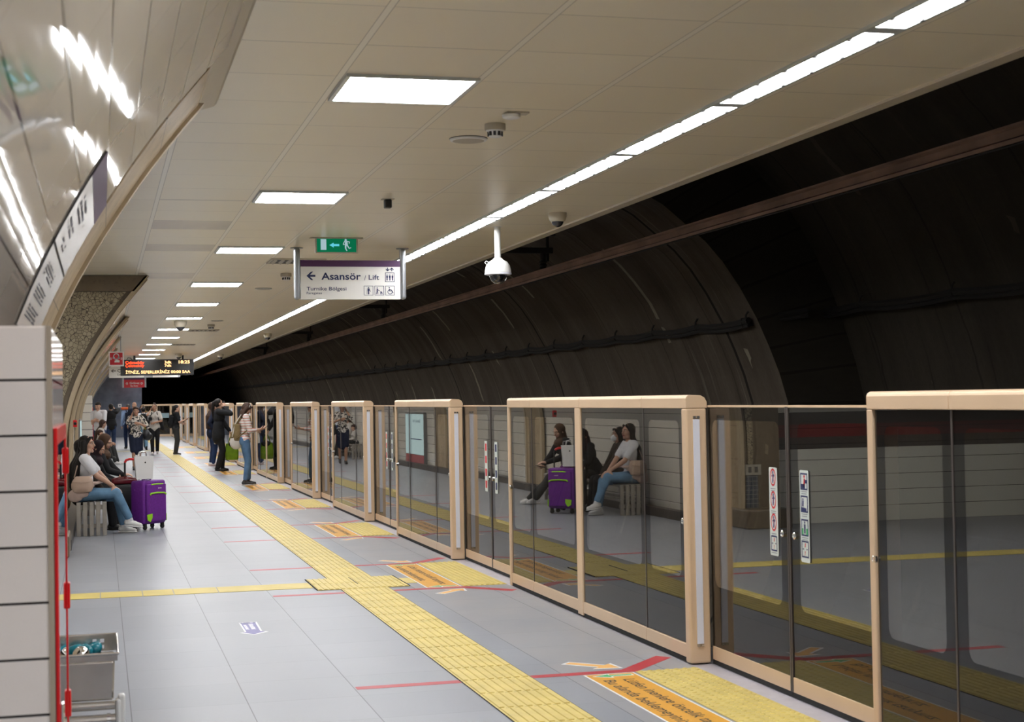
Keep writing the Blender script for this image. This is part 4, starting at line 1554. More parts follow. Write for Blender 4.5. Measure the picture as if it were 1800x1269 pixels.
obj('arrow_mark', poly_plate(Ms, [(0.112, 0.063), (0.15, 0.085), (0.15, 0.073), (0.20, 0.073), (0.20, 0.053), (0.15, 0.053), (0.15, 0.041)]), mc, t, recalc=False)
mb = MB()
poly_plate(Ms, disc_pts(0.258, 0.108, 0.010, 10), mb=mb)
for q in ([(0.25, 0.06), (0.278, 0.058), (0.272, 0.10), (0.252, 0.098)], [(0.252, 0.095), (0.236, 0.07), (0.232, 0.073), (0.246, 0.102)], [(0.236, 0.073), (0.234, 0.064), (0.252, 0.067), (0.252, 0.073)], [(0.27, 0.1), (0.295, 0.095), (0.29, 0.075), (0.285, 0.076), (0.287, 0.09), (0.27, 0.092)], [(0.25, 0.06), (0.265, 0.06), (0.262, 0.035), (0.272, 0.014), (0.265, 0.01), (0.25, 0.035)], [(0.265, 0.062), (0.278, 0.06), (0.29, 0.04), (0.305, 0.045), (0.306, 0.038), (0.286, 0.03)]):
    poly_plate(Ms, q, mb=mb)
obj('running_figure', mb, mw, t, recalc=False)

# ------------------------------------------------------------------ ceiling fittings
t = thing('dome_camera', 'white pendant dome camera hanging on a pole from the ceiling', 'security camera', (3.26, 12.8, 2.61))
obj('pole', MB().lathe([(0.028, 0.215), (0.026, 0.23), (0.026, 0.488), (0.045, 0.489)], seg=18), MAT['plasticwhite'], t, smooth='auto')
obj('housing', MB().lathe([(0.108, 0.095), (0.112, 0.10), (0.110, 0.125), (0.100, 0.16), (0.080, 0.19), (0.048, 0.208), (0.032, 0.225)], seg=28), MAT['plasticwhite'], t, smooth='auto')
obj('sun_ring', MB().lathe([(0.10, 0.080), (0.114, 0.084), (0.114, 0.096), (0.10, 0.096)], seg=28), MAT['whiteled'], t, smooth='auto')
b = obj('dome', MB().ellipsoid((0, 0, 0.080), (0.076, 0.076, 0.078), seg=22, rings=14), glass_mat('clear_dome', (0.55, 0.55, 0.55, 1)), t, smooth=True)
obj('lens_block', MB().ellipsoid((0, -0.012, 0.078), (0.055, 0.055, 0.050)), MAT['dome'], t, smooth=True)
obj('side_loop', MB().tube([(-0.10, 0, 0.17), (-0.115, 0, 0.185), (-0.10, 0, 0.198), (-0.085, 0, 0.19)], 0.004, 6), MAT['plasticwhite'], t)


def minidome(loc, label, s=1.0, mat='plasticcream', grp='small dome cameras'):
    t = thing('dome_camera', label, 'security camera', loc, group=grp)
    obj('housing', MB().lathe([(0.050 * s, -0.07 * s), (0.062 * s, -0.06 * s), (0.072 * s, -0.03 * s), (0.074 * s, 0.0)], seg=22), MAT[mat], t, smooth='auto')
    obj('dome', MB().ellipsoid((0, 0, -0.068 * s), (0.048 * s, 0.048 * s, 0.045 * s)), MAT['dome'], t, smooth=True)
    return t


minidome((3.495, 11.8, ZC), 'small cream dome camera at the ceiling edge beside the pendant camera')
minidome((3.42, 33.2, ZC), 'small dome camera at the ceiling edge farther down the platform', 1.2)
minidome((1.35, 27.6, ZC - 0.02), 'round grey dome fitting hanging between the middle ceiling lights', 1.5, 'vent')
minidome((2.20, 46.2, ZC), 'small dome camera just above the red lettered display', 1.4)
minidome((3.45, 47.0, ZC), 'tiny dome camera at the far ceiling edge right of the display', 1.3)


def detector(loc, label, s=1.0):
    t = thing('smoke_detector', label, 'smoke detector', loc, group='smoke detectors')
    obj('base', MB().lathe([(0.052 * s, -0.035 * s), (0.056 * s, -0.03 * s), (0.056 * s, 0.0)], seg=20), MAT['vent'], t, smooth='auto')
    obj('sensor_head', MB().lathe([(0.026 * s, -0.070 * s), (0.034 * s, -0.066 * s), (0.040 * s, -0.040 * s), (0.05 * s, -0.035 * s)], seg=20), MAT['plasticwhite'], t, smooth='auto')
    for k in range(10):
        a = 2 * math.pi * k / 10
        M = Matrix.Rotation(a, 4, 'Z')
        obj('slot', MB().box((0.0345 * s, -0.007 * s, -0.064 * s), (0.041 * s, 0.007 * s, -0.042 * s), M), MAT['dark'], t)
    return t


detector((2.035, 8.0, ZC), 'smoke detector just behind the round ceiling speaker nearest the camera')
detector((2.04, 17.7, ZC), 'smoke detector on the ceiling left of the lift sign', 1.1)
detector((1.98, 29.2, ZC), 'smoke detector on the ceiling beyond the lift sign', 1.2)
t = thing('call_point', 'flat round white detector just beyond the slotted smoke detector', 'detector', (2.035, 7.66, ZC))
obj('base', MB().box((-0.03, -0.04, -0.008), (0.085, 0.03, 0.0)), MAT['vent'], t)
obj('disc', MB().lathe([(0.034, -0.032), (0.046, -0.027), (0.048, -0.012), (0.04, -0.008)], seg=20), MAT['plasticwhite'], t, smooth='auto')
t = thing('motion_sensor', 'small black box sensor on the ceiling between lamps and exit sign', 'sensor', (2.02, 11.12, ZC))
obj('housing', MB().box((-0.026, -0.03, -0.066), (0.026, 0.03, -0.004)), MAT['blackplastic'], t, bevel=0.008)
obj('mount_plate', MB().box((-0.045, -0.035, -0.004), (0.045, 0.035, 0.0)), MAT['vent'], t)


def speaker(loc, label, r=0.105):
    t = thing('ceiling_speaker', label, 'speaker', loc, group='round ceiling speakers')
    obj('rim', MB().lathe([(r * 0.86, -0.014), (r * 0.97, -0.012), (r, -0.006), (r, -0.002)], seg=30), MAT['plasticwhite'], t, smooth='auto')
    obj('painted_rim_shade', MB().lathe([(r * 1.02, -0.003), (r * 1.02, 0.0)], seg=30), MAT['dark'], t)  # dark disc, the shade around the rim put in as colour
    obj('grille', MB().lathe([(r * 0.3, -0.0165), (r * 0.84, -0.0145), (r * 0.86, -0.010)], seg=26), plain('grille', (0.47, 0.42, 0.34), rough=0.6), t, smooth='auto')


speaker((2.0, 8.47, ZC), 'round ceiling speaker nearest the camera, right of the first square light')
speaker((2.02, 20.04, ZC), 'second round ceiling speaker, left below the lift sign')
speaker((2.0, 27.9, ZC), 'third round ceiling speaker, far down the ceiling')


def vent(loc, label, w=0.28, d=0.5):
    t = thing('air_vent', label, 'air vent', loc, group='slotted ceiling vents')
    mb = MB()
    for a, b in (((-w, -d / 2, -0.012), (w, -d / 2 + 0.03, 0)), ((-w, d / 2 - 0.03, -0.012), (w, d / 2, 0)), ((-w, -d / 2 + 0.03, -0.012), (-w + 0.025, d / 2 - 0.03, 0)), ((w - 0.025, -d / 2 + 0.03, -0.012), (w, d / 2 - 0.03, 0))): mb.box(a, b)
    obj('frame', mb, MAT['vent'], t)
    obj('backing', MB().box((-w + 0.025, -d / 2 + 0.03, -0.003), (w - 0.025, d / 2 - 0.03, 0.0)), MAT['dark'], t)
    for k in range(7):
        x = -w + 0.05 + k * (2 * w - 0.1) / 6
        M = Matrix.Translation((x, 0, -0.007)) @ Matrix.Rotation(0.7, 4, 'Y')
        obj('slat', MB().box((-0.022, -d / 2 + 0.03, -0.0015), (0.022, d / 2 - 0.03, 0.0015), M), MAT['vent'], t)


vent((1.96, 16.1, ZC), 'slotted ceiling vent just left of the lift sign post')
vent((1.98, 31.5, ZC), 'slotted ceiling vent beyond the lift sign', 0.3, 0.55)
vent((1.95, 39.0, ZC), 'slotted ceiling vent near the red lettered display', 0.3, 0.55)

# ------------------------------------------------------------------ far signs
t = thing('train_display', 'black train display with red and amber dot lettering hanging from the ceiling', 'display', (1.64, 47.5, 2.51))
W, H = 1.06, 0.47
obj('case', MB().box((-W, 0.0, 0.0), (W, 0.18, H)), MAT['blackplastic'], t, bevel=0.01)
obj('screen', MB().box((-W + 0.09, -0.004, 0.035), (W - 0.12, 0.0, H - 0.03)), plain('display_glass', (0.012, 0.010, 0.009), rough=0.15), t)
for x in (-0.66, 0.74):
    obj('hanger', MB().box((x - 0.03, 0.06, H), (x + 0.03, 0.12, 0.59)), MAT['blackplastic'], t)
obj('cable_loop', MB().tube([(-0.72, 0.1, H), (-0.76, 0.1, H + 0.05), (-0.84, 0.1, H + 0.06), (-0.88, 0.1, H)], 0.012, 6), MAT['blackplastic'], t)
Mr = emit('led_red', (1.0, 0.055, 0.012), 3.5)
Ma = emit('led_amber', (1.0, 0.55, 0.22), 3.0)
Ms = frame_m((-W, -0.0055, 0.0), *FACE)
text('lettering', 'Çekmeköy', Mr, t, Ms @ Matrix.Translation((0.14, 0.345, 0)), height=0.085, width=0.54, bold=0.012)
text('lettering', 'Çekmeköy', Mr, t, Ms @ Matrix.Translation((0.14, 0.255, 0)), height=0.075, width=0.54, bold=0.012)
text('lettering', '3dk', Ma, t, Ms @ Matrix.Translation((1.27, 0.345, 0)), height=0.085, width=0.20, bold=0.012)
text('lettering', '7dk', Ma, t, Ms @ Matrix.Translation((1.27, 0.25, 0)), height=0.075, width=0.20, bold=0.012)
text('lettering', '18:25', Ma, t, Ms @ Matrix.Translation((1.68, 0.345, 0)), height=0.095, width=0.32, bold=0.012)
text('lettering', 'İTNİZ, SEFERLERİNİZ 00:00 SAA', Ma, t, Ms @ Matrix.Translation((0.15, 0.06, 0)), height=0.085, width=1.86, bold=0.012)

t = thing('emergency_sign', 'square red emergency phone sign beside the train display', 'sign', (0.33, 33.9, 2.465))
obj('plate', MB().box((-0.155, 0, 0), (0.155, 0.03, 0.31)), MAT['signwhite'], t)
obj('red_field', MB().box((-0.13, -0.004, 0.03), (0.13, 0.0, 0.285)), MAT['signred'], t)
Ms = frame_m((0, -0.006, 0.148), *FACE) @ Matrix.Scale(0.74, 4)
mb = MB()
poly_plate(Ms, [(-0.05, -0.09), (0.09, -0.09), (0.09, -0.03), (0.02, -0.02), (0.0, 0.02), (-0.02, 0.02), (-0.02, -0.03), (-0.05, -0.04)], mb=mb)
ring_plate(Ms, 0.085, 0.06, 0.0, 0.075, 16, mb, sy=1.15)
poly_plate(Ms, [(-0.10, 0.02), (-0.04, 0.02), (-0.04, 0.06), (-0.08, 0.07)], mb=mb)
poly_plate(Ms, [(0.04, 0.02), (0.10, 0.02), (0.08, 0.07), (0.04, 0.06)], mb=mb)
for s in (-1, 1):
    for r_ in (0.125, 0.15):
        poly_plate(Ms, [(s * r_, -0.02), (s * (r_ + 0.012), -0.02), (s * (r_ + 0.012), 0.05), (s * r_, 0.05)][::s], mb=mb)
obj('pictogram', mb, MAT['white'], t, recalc=False)
obj('hanger', MB().box((-0.10, 0.008, 0.31), (-0.085, 0.02, 0.635)), MAT['signgrey'], t)
obj('hanger', MB().box((0.085, 0.008, 0.31), (0.10, 0.02, 0.635)), MAT['signgrey'], t)

t = thing('exit_way_sign', 'pale hanging exit sign with left arrow partly behind the train display', 'sign', (1.60, 60.0, 2.66))
obj('panel', MB().box((-1.28, 0, 0), (-0.02, 0.07, 0.40)), MAT['signwhite'], t)
obj('panel', MB().box((0.30, 0, 0), (1.22, 0.07, 0.40)), MAT['signwhite'], t)
for x in (-0.02, 0.15, 1.22):
    obj('post', MB().box((x, -0.01, 0.0), (x + 0.08, 0.08, 0.44)), MAT['signgrey'], t)
obj('joiner', MB().box((0.06, 0.0, 0.0), (0.30, 0.06, 0.4)), MAT['signgrey'], t)
Ms = frame_m((-1.28, -0.004, 0.0), *FACE)
mb = MB()
poly_plate(Ms, [(0.07, 0.26), (0.14, 0.32), (0.17, 0.32), (0.12, 0.275), (0.24, 0.275), (0.24, 0.245), (0.12, 0.245), (0.17, 0.20), (0.14, 0.20)], mb=mb)
obj('arrow_mark', mb, MAT['ink'], t, recalc=False)
text('lettering', 'Çıkış', MAT['ink'], t, Ms @ Matrix.Translation((0.30, 0.21, 0)), height=0.12, width=0.42)
text('lettering', 'Exit', MAT['ink'], t, Ms @ Matrix.Translation((0.30, 0.09, 0)), height=0.075)

t = thing('no_entry_sign', 'red hanging no entry sign under the train display', 'sign', (1.51, 74.0, 2.44))
obj('panel', MB().box((-0.46, 0, 0), (0.46, 0.06, 0.36)), MAT['signred'], t)
obj('top_band', MB().box((-0.46, -0.003, 0.36), (0.46, 0.06, 0.43)), MAT['purple'], t)
for s in (-1, 1):
    obj('post', MB().box((s * 0.5 - 0.035, -0.01, 0.0), (s * 0.5 + 0.035, 0.08, 0.66)), MAT['signgrey'], t)
Ms = frame_m((0, -0.004, 0.0), *FACE)
text('lettering', 'Girilmez', MAT['white'], t, Ms @ Matrix.Translation((-0.21, 0.16, 0)), height=0.10, width=0.44, bold=0.012)
text('lettering', 'No Entry', MAT['white'], t, Ms @ Matrix.Translation((-0.17, 0.05, 0)), height=0.07, width=0.34, bold=0.010)
for s in (-1, 1):
    mb = ring_plate(Ms, 0.05, 0.035, s * 0.33, 0.19, 14)
    poly_plate(Ms, [(s * 0.33 - 0.025, 0.183), (s * 0.33 + 0.025, 0.183), (s * 0.33 + 0.025, 0.197), (s * 0.33 - 0.025, 0.197)], mb=mb)
    obj('no_entry_mark', mb, MAT['white'], t, recalc=False)

# ------------------------------------------------------------------ curved line-map sign on the near wall


def vault_patch(ya, yb, za, zb, dx, n=14, thick=0.0):
    mb = MB()
    for i in range(n):
        a = za + (zb - za) * i / n
        b = za + (zb - za) * (i + 1) / n
        mb.quad((vault_x(a) + dx, ya, a), (vault_x(b) + dx, ya, b), (vault_x(b) + dx, yb, b), (vault_x(a) + dx, yb, a))
        if thick:
            for yy in (ya, yb):
                mb.quad((vault_x(a) + dx, yy, a), (vault_x(b) + dx, yy, b), (vault_x(b) + dx - thick, yy, b), (vault_x(a) + dx - thick, yy, a))
    return mb


t = thing('line_map_sign', 'curved white line information sign with purple top band on the tiled wall', 'sign', (0, 0, 0))
obj('upper_panel', vault_patch(4.95, 6.29, 2.155, 2.355, 0.006, thick=0.006), MAT['signwhite'], t, smooth='auto')
obj('lower_panel', vault_patch(4.95, 6.29, 1.90, 2.145, 0.006, thick=0.006), MAT['signwhite'], t, smooth='auto')
obj('purple_band', vault_patch(4.95, 6.29, 2.355, 2.43, 0.007, thick=0.007), MAT['purple'], t, smooth='auto')
obj('divider', vault_patch(4.95, 6.29, 2.145, 2.155, 0.005, 2, thick=0.005), MAT['gap'], t)
obj('edge_strip', vault_patch(4.946, 4.95, 1.90, 2.43, 0.006, thick=0.006), MAT['blackplastic'], t)


def marks(parent, y0, y1, z0, z1, rows, dens, seed, mat):
    rr = random.Random(seed)
    mb = MB()
    for k in range(rows):
        za = z0 + (z1 - z0) * k / rows
        zb = za + (z1 - z0) / rows * 0.55
        y = y0
        while y < y1:
            w = rr.uniform(0.02, 0.07)
            if rr.random() < dens:
                mb.quad((vault_x(za) + 0.0075, y, za), (vault_x(zb) + 0.0075, y, zb), (vault_x(zb) + 0.0075, y + w, zb), (vault_x(za) + 0.0075, y + w, za))
            y += w + 0.015
    return obj('print_lines', mb, mat, parent, recalc=False)


grey_print = plain('grey_print', (0.10, 0.10, 0.13), rough=0.5)
marks(t, 5.1, 5.6, 2.27, 2.325, 3, 0.8, 1, grey_print)
marks(t, 5.07, 5.55, 2.215, 2.25, 2, 0.7, 2, grey_print)
marks(t, 5.2, 5.5, 2.17, 2.20, 2, 0.5, 3, grey_print)
for k, z in enumerate((2.07, 2.0, 1.935)):
    marks(t, 5.12, 5.75, z, z + 0.045, 4, 0.9, 5 + k, grey_print)

# ------------------------------------------------------------------ red fire hose cabinets on the pilasters


def cabinet(x, ya, yb, z0, z1, label, s=1.0):
    t = thing('fire_hose_cabinet', label, 'fire cabinet', (x, ya, z0))
    L, H = yb - ya, z1 - z0
    b = 0.045 * s
    mb = MB()
    mb.box((0.002, 0, 0), (0.011, b, H)); mb.box((0.002, L - b, 0), (0.011, L, H)); mb.box((0.002, b, 0), (0.011, L - b, b)); mb.box((0.002, b, H - b), (0.011, L - b, H))
    obj('frame', mb, MAT['red'], t, bevel=0.002)
    obj('back_panel', MB().box((0.001, b, b), (0.003, L - b, H - b)), plain('cabinet_pink', (0.55, 0.16, 0.15), rough=0.2), t)
    obj('glass_pane', MB().box((0.006, b, b), (0.008, L - b, H - b)), MAT['glass2'], t, recalc=True)
    for z in (H * 0.365, H * 0.609, H * 0.915):
        obj('hinge', MB().box((0.008, L - 0.03, z - 0.042), (0.018, L + 0.012, z + 0.042)), MAT['red'], t, bevel=0.006)
    hd = obj('handle', MB().box((0.010, 0.02, H * 0.42), (0.020, 0.06, H * 0.50)), MAT['chrome'], t, bevel=0.004)
    obj('hose_reel', MB().lathe([(0.25, 0.0), (0.25, 0.001)], Matrix.Translation((0.0035, L * 0.5, H * 0.55)) @ Matrix.Rotation(math.pi / 2, 4, 'Y'), seg=28), plain('hose', (0.28, 0.06, 0.06), rough=0.6), t)
    return t


cabinet(-0.118, 4.12, 5.2, 0.20, 1.595, 'red framed fire hose cabinet on the side of the nearest tiled pilaster')
cabinet(-0.235, 48.02, 49.5, 0.20, 1.60, 'red framed fire hose cabinet on the distant tiled pilaster')
t = thing('fire_call_box', 'small red box on the stone rib of the curved wall', 'alarm box', (-0.415, 25.2, 1.32))
obj('case', MB().box((0, 0, 0), (0.06, 0.08, 0.11)), MAT['red'], t, bevel=0.008)
obj('button', MB().lathe([(0.025, 0), (0.02, 0.012)], Matrix.Translation((0.03, -0.002, 0.055)) @ Matrix.Rotation(math.pi / 2, 4, 'X'), seg=12), MAT['blackplastic'], t)

# illuminated direction board seen mirrored in the screen
t = thing('direction_board', 'pale blue direction board with red foot standing at the left wall', 'board', (-0.45, 36.6, 0))
L = 2.3
obj('frame', MB().box((-0.10, 0, 0), (0.0, L, 1.34)), plain('board_frame', (0.18, 0.18, 0.18), rough=0.4), t)
obj('pale_panel', MB().box((0.0, 0.04, 0.32), (0.006, L - 0.04, 1.30)), emit('board_light', (0.55, 0.72, 0.72), 0.9), t)
obj('red_panel', MB().box((0.0, 0.04, 0.06), (0.006, L - 0.04, 0.31)), plain('board_red', (0.45, 0.10, 0.11), rough=0.4), t)
Ms = frame_m((0.008, 0.1, 0.0), (0, 1, 0), (0, 0, 1))
text('lettering', 'Çekmeköy Yönü', MAT['navy'], t, Ms @ Matrix.Translation((0.25, 1.10, 0)), height=0.08, width=0.95)
obj('route_line', plate(Ms, 1.4, 0.02, 0, 0.1, 0.68), MAT['navy'], t, recalc=False)

# ------------------------------------------------------------------ stainless bin by the pilaster
t = thing('waste_bin', 'stainless steel open bin with tube rail beside the red cabinet', 'bin', (-0.155, 6.42, 0))
mb = MB()
mb.prism([(0.0, 0.485), (0.192, 0.485), (0.198, 0.64), (0.0, 0.64)], 1, 0.0, 0.26)
obj('body', mb, MAT['steel'], t, bevel=0.008)
mb = MB()
# open tray rim: four leaning walls
for a in (((0.0, 0.0), (0.206, 0.0)), ((0.206, 0.0), (0.206, 0.27)), ((0.206, 0.27), (0.0, 0.27))):
    (x0, y0_), (x1, y1_) = a
    dx = 0.008 if x0 == x1 else 0
    dy = 0 if x0 == x1 else (-0.008 if y0_ == 0 else 0.008)
    if y0_ == y1_ and y0_ > 0:
        # back wall with square perforations
        zs = [0.64, 0.650, 0.665, 0.675, 0.69, 0.705]
        xs = [0.0, 0.112, 0.128, 0.142, 0.158, 0.206]
        for i in range(5):
            for k in range(5):
                if i in (1, 3) and k in (1, 3): continue
                mb.box((xs[i], y0_, zs[k]), (xs[i + 1], y0_ + 0.003, zs[k + 1]))
    elif x0 == x1:
        mb.box((x0, 0.0, 0.64), (x0 + 0.003, 0.273, 0.705))
    else:
        mb.box((0.0, -0.003, 0.64), (0.206, 0.0, 0.668))
obj('tray', mb, MAT['steel'], t)
obj('rim', MB().tube([(0.0, -0.004, 0.668), (0.21, -0.004, 0.668), (0.21, 0.275, 0.706), (0.0, 0.275, 0.706)], 0.006, 8), MAT['steel'], t)
obj('tube', MB().tube([(0.0, -0.012, 0.468), (0.198, -0.012, 0.468)], 0.018, 16), MAT['steel'], t, smooth='auto')
obj('tube', MB().tube([(0.0, -0.035, 0.415), (0.205, -0.035, 0.415)], 0.024, 16), MAT['steel'], t, smooth='auto')
obj('tube_collar', MB().tube([(0.165, -0.035, 0.415), (0.18, -0.035, 0.415)], 0.027, 16), MAT['chrome'], t, smooth='auto')
obj('post', MB().box((0.208, -0.06, 0.0), (0.235, -0.01, 0.515)), MAT['plasticwhite'], t, bevel=0.008)
obj('bracket', MB().box((0.198, -0.068, 0.375), (0.220, -0.003, 0.50)), MAT['plasticwhite'], t, bevel=0.012)
t = thing('plastic_bag', 'crumpled teal plastic bag lying in the open steel bin', 'bag', (-0.10, 6.62, 0.645))
mb = MB()
rb = random.Random(5)
for k in range(9):
    mb.ellipsoid((0.012 * k - 0.02, rb.uniform(-0.03, 0.045), 0.012), (0.02, 0.025, rb.uniform(0.02, 0.045)), Euler((rb.random(), rb.random(), rb.random())).to_matrix(), 8, 6)
obj('crumpled_film', mb, plain('teal_film', (0.01, 0.22, 0.30), rough=0.25), t, smooth=True)
t = thing('steel_cup', 'shiny round steel lid inside the open steel bin', 'lid', (-0.085, 6.47, 0.642))
obj('shell', MB().ellipsoid((0, 0, 0.02), (0.034, 0.034, 0.035), seg=20, rings=12), MAT['chrome'], t, smooth=True)

# ------------------------------------------------------------------ benches


def bench(x, ya, yb, label):
    t = thing('bench', label, 'bench', (x, ya, 0))
    L = yb - ya
    m = plain('bench_steel', (0.37, 0.34, 0.30), rough=0.4, metal=0.55, var=0.1) if 'bench' not in MAT else MAT['bench']
    MAT['bench'] = m
    W = 0.37
    for k in range(5):
        x0 = k * (W - 0.052) / 4
        s = obj('seat_slat', MB().box((x0, 0.0, 0.395), (x0 + 0.052, L, 0.425)), m, t, bevel=0.004)
        for yy in (0.0, L - 0.035):
            obj('end_slat', MB().box((x0, yy, 0.0), (x0 + 0.052, yy + 0.035, 0.395)), m, t, bevel=0.004)
    for yy in (0.04, L - 0.07, L * 0.5):
        obj('cross_bar', MB().box((0.0, yy, 0.33), (W, yy + 0.03, 0.39)), m, t)
    for yy in (0.04, L - 0.07):
        obj('cross_bar', MB().box((0.0, yy, 0.10), (W, yy + 0.03, 0.15)), m, t)
    obj('side_rail', MB().box((W - 0.05, 0.05, 0.19), (W - 0.01, L - 0.05, 0.225)), m, t)
    obj('side_rail', MB().box((0.02, 0.05, 0.19), (0.06, L - 0.05, 0.225)), m, t)
    return t


bench(-0.31, 20.55, 24.4, 'slatted steel bench under the four seated women')
bench(-0.24, 43.9, 46.6, 'slatted bench farther along the wall by the tiled pilaster')

# ------------------------------------------------------------------ luggage


def soft_box(mb, sx, sy, sz, r, c=(0, 0, 0)):
    """rounded closed box"""
    n = 5
    pts = []
    for cx, cy, a0 in ((sx / 2 - r, sy / 2 - r, 0), (-sx / 2 + r, sy / 2 - r, 90), (-sx / 2 + r, -sy / 2 + r, 180), (sx / 2 - r, -sy / 2 + r, 270)):
        for k in range(n):
            a = math.radians(a0 + 90 * k / (n - 1))
            pts.append((cx, cy, math.cos(a), math.sin(a)))
    lv = []
    for k in range(5):
        a = math.pi / 2 * k / 4
        lv.append((r - r * math.sin(a), r - r * math.cos(a)))
    prof = [(i, z) for i, z in [(r - r * math.sin(math.pi / 2 * k / 4), r - r * math.cos(math.pi / 2 * k / 4)) for k in range(5)]]
    prof += [(i, sz - z) for i, z in prof[::-1]]
    vs_, fs = [], []
    m = len(pts)
    for ins, z in prof:
        for cx, cy, ca, sa in pts:
            vs_.append((c[0] + cx + ca * (r - ins), c[1] + cy + sa * (r - ins), c[2] + z))
    for i in range(len(prof) - 1):
        for k in range(m):
            j = (k + 1) % m
            fs.append((i * m + k, i * m + j, (i + 1) * m + j, (i + 1) * m + k))
    fs.append(list(range(m))[::-1])
    fs.append([(len(prof) - 1) * m + k for k in range(m)])
    return mb.add(vs_, fs)


def wheels(t, sx, sy, mat):
    for a in (-1, 1):
        for b in (-1, 1):
            w = obj('caster', MB().tube([(a * sx, b * sy - 0.012, 0.03), (a * sx, b * sy + 0.012, 0.03)], 0.03, 14), mat, t)
            obj('fork', MB().box((a * sx - 0.022, b * sy - 0.02, 0.035), (a * sx + 0.022, b * sy + 0.02, 0.085)), mat, w, bevel=0.006)


def sack(mb, levels, seg=20, e=0.6, M=None):
    """loft of rounded-rectangle rings: levels = (z, half width x, half depth y, shift x, shift y)"""
    v, f = [], []
    for z, a, b, sx, sy in levels:
        for k in range(seg):
            an = 2 * math.pi * k / seg
            cx, cy = math.cos(an), math.sin(an)
            p = Vector((sx + math.copysign(abs(cx) ** e, cx) * a, sy + math.copysign(abs(cy) ** e, cy) * b, z))
            v.append(M @ p if M is not None else p)
    n = len(levels)
    for i in range(n - 1):
        for k in range(seg):
            j = (k + 1) % seg
            f.append((i * seg + k, i * seg + j, (i + 1) * seg + j, (i + 1) * seg + k))
    f.append(list(range(seg))[::-1])
    f.append([(n - 1) * seg + k for k in range(seg)])
    return mb.add(v, f)


pm = plain('purple_nylon', (0.15, 0.016, 0.27), rough=0.6, var=0.12, vscale=40, bump=0.15, bscale=300)
lime = plain('lime_trim', (0.34, 0.72, 0.02), rough=0.5)
t = thing('suitcase', 'purple upright suitcase with lime zips beside the woman in white', 'suitcase', (0.60, 21.42, 0), math.radians(44))
mb = soft_box(MB(), 0.42, 0.245, 0.575, 0.035, (0, 0, 0.07))
obj('body', mb, pm, t, smooth='auto')
mb = soft_box(MB(), 0.36, 0.05, 0.50, 0.022, (0, -0.135, 0.10))
fp = obj('front_pocket', mb, pm, t, smooth='auto')
obj('zip', MB().tube([(-0.13, -0.164, 0.455), (-0.12, -0.166, 0.475), (0.0, -0.167, 0.482), (0.13, -0.166, 0.475), (0.17, -0.155, 0.455)], 0.011, 8), lime, fp)
obj('zip', MB().tube([(-0.10, -0.155, 0.592), (0.0, -0.158, 0.597), (0.12, -0.150, 0.592)], 0.009, 8), lime, t)
mb = MB()
poly_plate(frame_m((-0.16, -0.163, 0.10), *FACE), [(-0.03, 0.10), (0.07, 0.11), (0.07, 0.055), (0.03, 0.0), (-0.02, 0.03)], 0.004, mb)
obj('corner_patch', mb, lime, t)
obj('corner_patch', MB().box((0.195, -0.13, 0.10), (0.215, -0.05, 0.20)), lime, t, bevel=0.01)
mb = MB()
Ml = frame_m((0.02, -0.163, 0.535), *FACE)
for k in range(5): poly_plate(Ml, [(k * 0.013, 0), (k * 0.013 + 0.008, 0), (k * 0.013 + 0.008, 0.012 + 0.006 * (k == 0)), (k * 0.013, 0.012)], mb=mb)
obj('logo_mark', mb, MAT['white'], t, recalc=False)
for dx, z in ((-0.07, 0.52), (0.04, 0.52), (0.05, 0.16)):
    obj('stud', MB().lathe([(0.012, 0), (0.009, 0.006)], Matrix.Translation((-0.21, dx, z)) @ Matrix.Rotation(-math.pi / 2, 4, 'Y'), seg=10), pm, t)
obj('top_handle', MB().tube([(-0.09, 0.02, 0.64), (-0.07, 0.02, 0.665), (0.05, 0.02, 0.665), (0.07, 0.02, 0.64)], 0.011, 8), pm, t)
h = obj('pull_handle', MB().tube([(-0.07, 0.10, 0.63), (-0.07, 0.10, 0.99), (-0.055, 0.10, 1.015), (0.055, 0.10, 1.015), (0.07, 0.10, 0.99), (0.07, 0.10, 0.63)], 0.009, 10), MAT['chrome'], t, smooth='auto')
wheels(t, 0.16, 0.09, MAT['blackplastic'])

# white paper shopping bag standing on the purple case
t = thing('shopping_bag', 'white paper shopping bag standing on top of the purple suitcase', 'shopping bag', (0.545, 21.30, 0.668), math.radians(8))
wp = plain('white_paper', (0.74, 0.73, 0.73), rough=0.55, bump=0.08, bscale=15)
mb = MB()
b0, b1, hh, d = 0.105, 0.125, 0.30, 0.045
v = [(-b0, -d, 0), (b0, -d, 0), (b0, d, 0), (-b0, d, 0), (-b1, -d * 0.7, hh), (b1, -d * 0.7, hh), (b1, d * 0.7, hh), (-b1, d * 0.7, hh), (-b1 * 1.0, -d * .7 + .002, hh), (b1, -d * .7 + .002, hh), (b1, d * .7 - .002, hh), (-b1, d * .7 - .002, hh)]
mb.add(v, [(0, 1, 5, 4), (1, 2, 6, 5), (2, 3, 7, 6), (3, 0, 4, 7), (0, 3, 2, 1)])
obj('paper_body', mb, wp, t)
for s in (-1, 1):
    obj('cord_handle', MB().tube([(-0.06, s * 0.03, hh), (-0.05, s * 0.035, hh + 0.06), (0.0, s * 0.035, hh + 0.075), (0.05, s * 0.035, hh + 0.06), (0.06, s * 0.03, hh)], 0.0035, 6), wp, t)
mb = MB()
Ml = frame_m((0.012, -0.0405, 0.218), (1, 0, 0), (0, 0.02, 1))
poly_plate(Ml, disc_pts(0, 0, 0.011, 12, 1.05), mb=mb)
poly_plate(Ml, [(0.0, 0.012), (0.007, 0.02), (0.006, 0.014)], mb=mb)
obj('printed_mark', mb, MAT['dark'], t, recalc=False)

